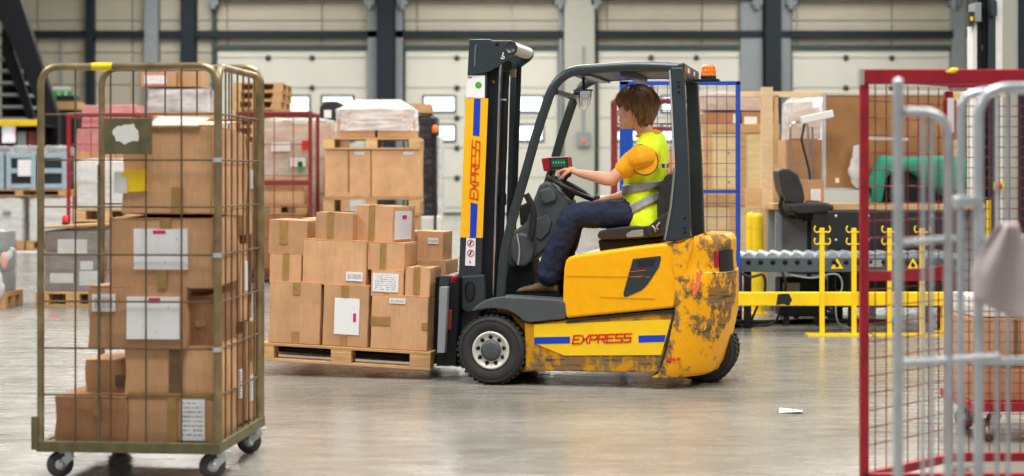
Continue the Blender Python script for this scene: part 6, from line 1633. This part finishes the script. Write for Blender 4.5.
# roller conveyor
Y = 14.0; xa, xb = xat(718,Y), xat(962,Y)
t = thing('roller_conveyor', 'grey roller conveyor running behind the yellow guard rail', 'conveyor', (xa, Y, 0))
L_ = xb-xa; zt = zat(258,Y)
M['slate_g'] = pm('slate_grey_paint', rgb(72, 86, 96), 0.45, var=0.08)
M['roller'] = pm('zinc_roller', rgb(168, 180, 188), 0.38, 0.6, var=0.1, scale=20)
MB().box((0,0,zat(272,Y)), (L_,0.04,zt)).build('side_beam', M['slate_g'], t, bevel=0.004)
MB().box((0,0.66,zat(272,Y)), (L_,0.70,zt)).build('side_beam', M['slate_g'], t, bevel=0.004)
pitch = 12.2*Y/FPX; n = int(L_/pitch); rol = None; ax_ = None
for k in range(n):
    x = pitch*(k+0.5)
    if rol is None:
        rol = MB().rod((0,0.04,0), (0,0.66,0), 0.05, 18).build('roller', M['roller'], t); o = rol
        ax_ = MB().lathe([(0.022,0.0),(0.020,-0.01),(0.008,-0.016)], (0,0,0), (0,1,0), 10).build('axle_bolt', M['near_black'], t); o2 = ax_
    else: o = dup(rol, t); o2 = dup(ax_, t)
    o.location = (x, 0, zt-0.008); o2.location = (x, 0, zt-0.035)
for px in (745, 850, 940):
    x = xat(px,Y)-xa
    for y in (0.03, 0.6): MB().box((x,y,0), (x+0.06,y+0.06,zat(272,Y))).build('leg', M['near_black'], t)
    MB().box((x,0.09,0.25), (x+0.05,0.6,0.30)).build('leg_brace', M['near_black'], t)
def tri_sign(px, py, s=0.10):
    x, z = xat(px,Y)-xa, zat(py,Y)
    sg = MB().prism([(x-s*0.55,z-s*0.45),(x+s*0.55,z-s*0.45),(x,z+s*0.5)], -0.004, 0).build('warning_sign', M['ylw'], t)
    mb = MB().prism([(x-s*0.62,z-s*0.5),(x+s*0.62,z-s*0.5),(x,z+s*0.6)], -0.002, 0); mb.build('sign_border', M['black'], sg)
    MB().prism([(x-0.012,z-0.032),(x+0.012,z-0.032),(x+0.02,z-0.012),(x-0.006,z+0.012),(x-0.02,z-0.008)], -0.006, -0.004).build('hand_symbol', M['black'], sg)
tri_sign(837, 263.5); tri_sign(913, 263.5)
MB().box((xat(868,Y)-xa,-0.012,zat(267,Y)), (xat(882,Y)-xa,0,zat(260,Y))).build('worn_plate', M['grey_col'], t)
def cable(label, pts, r_=0.012, mat='black'):
    tag(MB().tube(smooth_path(pts), r_, 8).build('cable', M[mat]), label, 'cable')
def Q(px, py, Yq): p = W(px, py, Yq); return p
cable('black cable looping under the left end of the conveyor to the floor', [Q(738,271,13.95), Q(750,277,13.93), Q(763,275,13.93), Q(765,290,13.95), Q(758,305,14.0), Vector((xat(748,14.1),14.1,0.03)), Vector((xat(735,14.2),14.2,0.012))])
cable('second black cable dropping from the conveyor beside the bollards', [Q(782,272,13.95), Q(786,285,13.95), Q(782,300,14.05), Vector((xat(775,14.2),14.2,0.04)), Vector((xat(755,14.2),14.2,0.013)), Vector((xat(733,14.25),14.25,0.013))])
cable('thick black cable lying along the floor under the conveyor', [Vector((xat(715,14.5),14.5,0.02)), Vector((xat(760,14.45),14.45,0.02)), Vector((xat(790,14.5),14.5,0.02)), Vector((xat(820,14.6),14.6,0.02)), Vector((xat(900,14.5),14.5,0.02))], 0.02)
cable('thin grey cable hanging from the conveyor near the first yellow stand', [Q(790,275,13.95), Q(812,278,13.93), Q(832,274,13.93), Q(840,277,13.93), Q(842,288,13.93), Q(836,305,13.9), Q(838,322,13.85), Vector((xat(848,13.8),13.8,0.03)), Vector((xat(870,13.8),13.8,0.012))], 0.008, 'grey_col')
t = thing('foot_switch', 'dark control box standing on the floor under the conveyor', 'box', (xat(805,14.3), 14.3, 0))
MB().box((-0.22,0,0.08), (0.2,0.3,0.42)).build('housing', M['near_black'], t, bevel=0.02); MB().box((-0.2,-0.02,0.3), (-0.05,0,0.38)).build('panel', M['grey_col'], t)
for s in (-0.18,0.12): MB().box((s,0.05,0), (s+0.05,0.25,0.08)).build('foot', M['black'], t)

# yellow guard rail and four hook stands
Y = 13.6
t = thing('guard_rail', 'low yellow guard rail with a scuffed black patch in front of the conveyor', 'guard rail', (xat(735,Y), Y, 0))
X = lambda px: xat(px,Y)-t.location.x
MB().box((X(722),0,zat(306,Y)), (X(948),0.10,zat(292.5,Y))).build('rail', M['ylw'], t, bevel=0.008)
mb = MB().prism([(X(776),zat(305,Y)),(X(778),zat(294,Y)),(X(789),zat(293.5,Y)),(X(792),zat(300,Y)),(X(789),zat(305.5,Y)),(X(783),zat(304,Y))], -0.003, 0); mb.build('scuffed_patch', M['black'], t)
for px in (724, 943): MB().box((X(px),0.01,0), (X(px)+0.05,0.09,zat(306,Y))).build('leg', M['ylw'], t); MB().box((X(px)-0.05,-0.03,0), (X(px)+0.10,0.13,0.012)).build('base_plate', M['ylw'], t)
Y = 13.45
for k, px in enumerate((822, 854, 889.5, 922)):
    t = thing('hook_stand', ['yellow hook stand farthest left in front of the guard rail', 'second yellow hook stand from the left, beside the red cage post', 'third yellow hook stand, behind the galvanised tube', 'rightmost yellow hook stand in front of the guard rail'][k], 'stand', (xat(px,Y), Y, 0), group='yellow hook stands')
    zt = zat(228,Y)
    MB().box((-0.02,-0.012,0.01), (0.02,0.012,zt)).build('upright', M['ylw'], t, bevel=0.003)
    MB().box((-0.13,-0.09,0), (0.13,0.09,0.012)).build('base_plate', M['ylw'], t)
    for z in (zat(230,Y), zat(242,Y)):
        for s in (-1, 1):
            pts = [Vector((s*0.01,-0.014,z-0.02))] + [Vector((s*(0.045+0.022*math.cos(g)),-0.014,z+0.008+0.028*math.sin(g))) for g in [(-2.2+k2*0.42) for k2 in range(9)]]
            MB().tube(pts, 0.006, 6).build('hook', M['ylw'], t)

# pillar with cable ducts at right
Y = 17.5
t = thing('building_pillar', 'white square pillar with black cable ducts at the right', 'pillar', (xat(1006,Y), Y, 0))
X = lambda px: xat(px,Y)-t.location.x
MB().box((X(995.5),0,0), (X(1019),0.3,9.9)).build('pillar_body', M['pale_col'], t, bevel=0.01)
MB().box((X(995.2),-0.02,0), (X(1002),0.0,9.8)).build('pillar_fillet', M['white'], t)
MB().box((X(1018.5),-0.04,0), (X(1024),0.28,9.9)).build('blue_edge', M['steel_dk'], t)
MB().box((X(988),-0.02,0), (X(995),0.24,9.8)).build('cable_duct', M['char'], t)
MB().box((X(979),0.04,0), (X(983),0.26,9.8)).build('cable_duct', M['near_black'], t); MB().box((X(984),0.04,0), (X(987),0.26,9.8)).build('cable_duct', M['near_black'], t)
for k in range(24): MB().box((X(983),0.05,0.3+k*0.3), (X(984),0.1,0.36+k*0.3)).build('duct_tie', M['grey_col'], t)
MB().box((X(974),0.04,0.0), (X(978),0.26,zat(22,Y))).build('white_conduit', M['white'], t)
MB().box((X(973.5),-0.06,zat(22,Y)), (X(980),0.2,zat(3,Y))).build('junction_box', M['grey_col'], t, bevel=0.008)
MB().box((X(988),-0.12,zat(17,Y)), (X(994),-0.02,zat(2,Y))).build('junction_box', M['char'], t, bevel=0.008)
sw_ = MB().box((X(968),-0.04,zat(26,Y)), (X(973),0.1,zat(12,Y))).build('switch_box', M['black'], t); MB().box((X(969.3),-0.05,zat(21,Y)), (X(971.8),-0.04,zat(17,Y))).build('switch_light', M['ylw'], sw_)
MB().box((X(985.5),-0.05,zat(250,Y)), (X(989.5),-0.02,zat(200,Y))).build('yellow_marker', M['ylw'], t)
es = MB().box((X(993),-0.10,zat(190,Y)), (X(1001),-0.02,zat(182,Y))).build('stop_switch', M['ylw'], t); MB().lathe([(0.03,0),(0.03,-0.03),(0.01,-0.035)], (X(996),-0.1,zat(186,Y)), (0,1,0), 12).build('stop_button', M['red_ink'], es)
# ------------------------------------------------------------------ right foreground: red cage, dolly, galvanised frames
YR = 6.5
A = Vector((xat(864,YR)+0.0, YR, 0)); Bp = Vector((xat(948.5,6.95), 6.95, 0))
t = thing('roll_cage', 'red mesh sided cage trolley at the right foreground behind galvanised frames', 'roll cage', A)
zt = CAMZ+105.5*YR/FPX; wq = 0.92
d1 = (Bp-A); L1 = d1.length; n1 = d1.normalized()
fx = Vector((wq, 0.0, 0))
MB().box((-0.017,-0.017,0.09), (0.017,0.017,zt)).build('corner_post', M['red'], t, bevel=0.004)
MB().box((wq-0.017,-0.017,0.09), (wq+0.017,0.017,zt)).build('corner_post', M['red'], t, bevel=0.004)
q = d1
MB().box((q.x-0.017,q.y-0.017,0.09), (q.x+0.017,q.y+0.017,zt-0.06)).build('corner_post', M['red'], t, bevel=0.004)
MB().box((q.x+wq*0.72-0.017,q.y-0.017,0.09), (q.x+wq*0.72+0.017,q.y+0.017,zt-0.06)).build('corner_post', M['red'], t, bevel=0.004)
tb_ = MB().box((-0.02,-0.024,zt-0.055), (wq+0.02,0.024,zt+0.004)).build('top_rail', M['red'], t, bevel=0.005)
MB().ball((0.36,-0.012,zt+0.0), (0.022,0.016,0.011), 8, 6).build('yellow_tape_knot', M['ylw'], tb_); MB().ball((0.345,-0.02,zt-0.006), (0.03,0.008,0.008), 8, 6).build('yellow_tape_tail', M['ylw'], tb_)
MB().box((-0.021,-0.025,zt-0.059), (-0.004,0.025,zt+0.005)).build('scraped_corner', M['pale_col'], tb_)
MB().bar((0,0,zt-0.025), (q.x,q.y,zt-0.025), 0.03, 0.03).build('side_top_rail', M['red'], t)
MB().box((q.x,q.y-0.015,zt-0.045), (q.x+wq*0.72,q.y+0.015,zt-0.005)).build('back_top_rail', M['red'], t)
MB().bar((0,0,0.115), (q.x,q.y,0.115), 0.035, 0.035).build('side_bottom_rail', M['red'], t)
MB().box((q.x,q.y-0.015,0.10), (q.x+wq*0.72,q.y+0.015,0.135)).build('back_bottom_rail', M['red'], t)
MB().box((0,-0.017,0.09), (wq,0.017,0.13)).build('front_bottom_rail', M['red'], t)
zm = zat(276,YR)
MB().bar((0,0.01,zm), (q.x,q.y,zm-0.028), 0.03, 0.04).build('middle_rail', M['red'], t)
mb = MB(); a1, b1 = Vector((q.x*0.25,q.y*0.25,zm+0.005)), Vector((q.x,q.y,zm-0.012)); tp = Vector((q.x,q.y,zm+0.02))
mb.add([a1,b1,tp,a1+Vector((0.004,-0.004,0)),b1+Vector((0.004,-0.004,0)),tp+Vector((0.004,-0.004,0))], [(0,1,2),(5,4,3),(0,3,4,1),(1,4,5,2),(2,5,3,0)]); mb.build('gusset', M['red'], t)
for k in range(1, 8):
    p = q*(k/8); MB().rod((p.x,p.y,0.12), (p.x,p.y,zt-0.05), 0.0026, 5).build('wire', M['red_wire'], t)
for k in range(1, 22):
    z = 0.17+(zt-0.22)*k/22*1.0
    if k % 1 == 0: MB().rod((0,0,z), (q.x,q.y,z), 0.0026, 5).build('wire', M['red_wire'], t)
for k in range(1, 15):
    x = q.x+wq*0.72*k/15; MB().rod((x,q.y,0.13), (x,q.y,zt-0.08), 0.0022, 5).build('wire', M['red_wire'], t)
for k in range(1, 34):
    z = 0.17+(zt-0.25)*k/34; MB().rod((q.x,q.y+0.004,z), (q.x+wq*0.72,q.y+0.004,z), 0.0022, 5).build('wire', M['red_wire'], t)
# narrow plate with printed slip at the back post
sp = MB().box((q.x-0.03,q.y-0.025,zt-0.27), (q.x+0.03,q.y-0.019,zt-0.10)).build('plate', M['red'], t); MB().box((q.x-0.012,q.y-0.028,zt-0.24), (q.x+0.016,q.y-0.0255,zt-0.09)).build('paper_slip', M['label_plain'], sp)
MB().bar((q.x*0.04,q.y*0.04,zat(138,YR)), (q.x*0.5,q.y*0.5,zat(138,YR)), 0.004, 0.012).build('white_strap', M['white'], t)
for (x, y) in ((0.06,0.05),(wq-0.06,0.05),(q.x+0.05,q.y-0.05),(q.x+wq*0.72-0.06,q.y-0.05)): caster(t, x, y, 0.04, 0.093, 0.4)

# red dolly with cartons behind it
YD = 8.0; x0 = xat(972,YD); zd = zat(403,YD)
t = thing('platform_dolly', 'red platform dolly carrying two cartons at the right edge', 'dolly', (x0, YD, 0))
MB().box((0,0,zd-0.045), (0.75,0.6,zd)).build('platform', M['red'], t, bevel=0.006)
for (x, y) in ((0.14,0.09),(0.66,0.09),(0.14,0.5),(0.66,0.5)): caster(t, x, y, 0.058, zd-0.043, 0.2, mat='olive', fork='steel')
xl = x0+0.01
carton('cardboard_box', 'lower carton on the red dolly with a white shipping label', IDN, xl, xl+0.5, YD+0.05, 0.45, zd+0.002, 0.165, mat='card_dark', seed=130, labels=[('f',0.62,0.3,0.86,0.95,'label')])
carton('cardboard_box', 'upper carton on the red dolly with a dark edge tape', IDN, xl+0.01, xl+0.48, YD+0.06, 0.42, zd+0.175, 0.235, mat='card', seed=131, tapes=[('f',0.44,0,0.48,1,'tape_dark')])
# white polystyrene behind
carton('cardboard_box', 'pale carton topping the stack on the red dolly', IDN, xl+0.02, xl+0.46, YD+0.08, 0.4, zd+0.42, 0.1, mat='white', seed=132, flaps=False)

# galvanised cage frames, close and out of focus
YG = 4.2
t = thing('galvanised_frame', 'nearest galvanised tube frame with a short cranked arm, blurred at the right', 'roll cage', (xat(898,YG), YG, 0))
X = lambda px, Yq=YG: xat(px,Yq)-t.location.x; Z = lambda py, Yq=YG: zat(py,Yq)
r_ = 0.0135
MB().rod((0,0,0.12), (0,0,Z(82)), r_, 14).build('upright', M['steel'], t)
MB().lathe([(r_,0),(r_*0.9,0.006),(r_*0.3,0.012)], (0,0,Z(82)), (0,0,1), 14).build('end_cap', M['steel'], t)
MB().tube(arc_path([(r_,0.0,Z(111)),(X(935),0.03,Z(111)),(X(953.5),0.05,Z(124)),(X(953.5),0.05,0.12)], 0.05, 6), r_*0.85, 12).build('cranked_tube', M['steel'], t)
MB().rod((0,0,Z(363)), (X(1010),0.1,Z(361)), 0.011, 12).build('cross_tube', M['steel'], t)
MB().rod((0,0.0,Z(243)), (X(960),0.06,Z(239)), 0.009, 12).build('cross_tube', M['steel'], t)
MB().rod((X(926),0.03,0.12), (X(926),0.03,Z(114)), 0.0055, 8).build('thin_rod', M['steel'], t)
MB().rod((X(935),0.035,0.12), (X(935),0.035,Z(114)), 0.0055, 8).build('thin_rod', M['steel'], t)
MB().box((-0.03,-0.02,0.08), (X(955)+0.02,0.09,0.12)).build('base', M['steel'], t)
for x in (0.02, X(950)-0.02): caster(t, x, 0.04, 0.038, 0.082, 0.3)
t = thing('galvanised_frame', 'galvanised hoop frame with a rounded top corner at the right picture edge', 'roll cage', (xat(967,YG+0.15), YG+0.15, 0))
Yq = YG+0.15; X = lambda px: xat(px,Yq)-t.location.x; Z = lambda py: zat(py,Yq)
MB().tube(arc_path([(X(978.5),0,0.12),(X(978.5),0,Z(88)),(X(1060),0.0,Z(86))], 0.085, 8), r_, 14).build('hoop_tube', M['steel'], t)
MB().tube(arc_path([(X(963.5),0.03,0.12),(X(963.5),0.03,Z(98)),(X(985),0.02,Z(90)),(X(1050),0.05,Z(89))], 0.05, 8), r_*0.8, 14).build('hoop_tube', M['steel'], t)
MB().rod((X(1060),0,0.12), (X(1060),0,Z(86)), r_, 14).build('upright', M['steel'], t)
MB().rod((X(978),0,Z(240)), (X(1060),0.02,Z(238)), 0.011, 12).build('cross_tube', M['steel'], t)
MB().rod((X(978),0,Z(362)), (X(1060),0.02,Z(360)), 0.011, 12).build('cross_tube', M['steel'], t)
for px in (998, 1009, 1040): MB().rod((X(px),0.01,0.12), (X(px),0.01,Z(90)), 0.0055, 8).build('thin_rod', M['steel'], t)
MB().box((X(955),-0.016,Z(207)), (X(983),0.035,Z(196))).build('clamp', M['steel'], t, bevel=0.006)
MB().lathe([(0.012,0),(0.018,0.01),(0.012,0.02)], (X(1009),-0.012,Z(238)), (0,1,0), 10).build('weld_boss', M['steel'], t)
MB().box((X(960),-0.02,0.08), (X(1062),0.06,0.12)).build('base', M['steel'], t)
for x in (X(966), X(1054)): caster(t, x, 0.02, 0.038, 0.082, 0.3)
# translucent sheet hanging from it
mb = MB(); rows = []
for i in range(15):
    u = i/14; col = []
    for j in range(15):
        v = j/14
        xl_ = 1002-29*min(1, v*1.6)**0.8; xr_ = 1015+30*min(1, v*1.2)
        px = xl_+(xr_-xl_)*u; py = 222+108*v*(0.72+0.28*u)
        p = W(px, py, YG+0.10); col.append((p.x, YG+0.10+0.018*math.sin(u*11+v*3)+0.02*v*math.sin(u*5), p.z))
    rows.append(col)
mb.loft(rows, caps=False)
# loft() closes each column into a ring; a hanging sheet is a simple grid instead
mb = MB(); nn_ = 15; vs = [p for c in rows for p in c]
mb.add(vs, [(i*nn_+j, i*nn_+j+1, (i+1)*nn_+j+1, (i+1)*nn_+j) for i in range(14) for j in range(14)], 0, True)
M['sheet'] = pm('pale_fabric', rgb(206, 192, 194), 0.7, var=0.06)
o = mb.build('hanging_sheet', M['sheet']); md = o.modifiers.new('th','SOLIDIFY'); md.thickness = 0.003
tag(o, 'pale cloth hanging from the cross tube of the galvanised hoop frame', 'cloth')
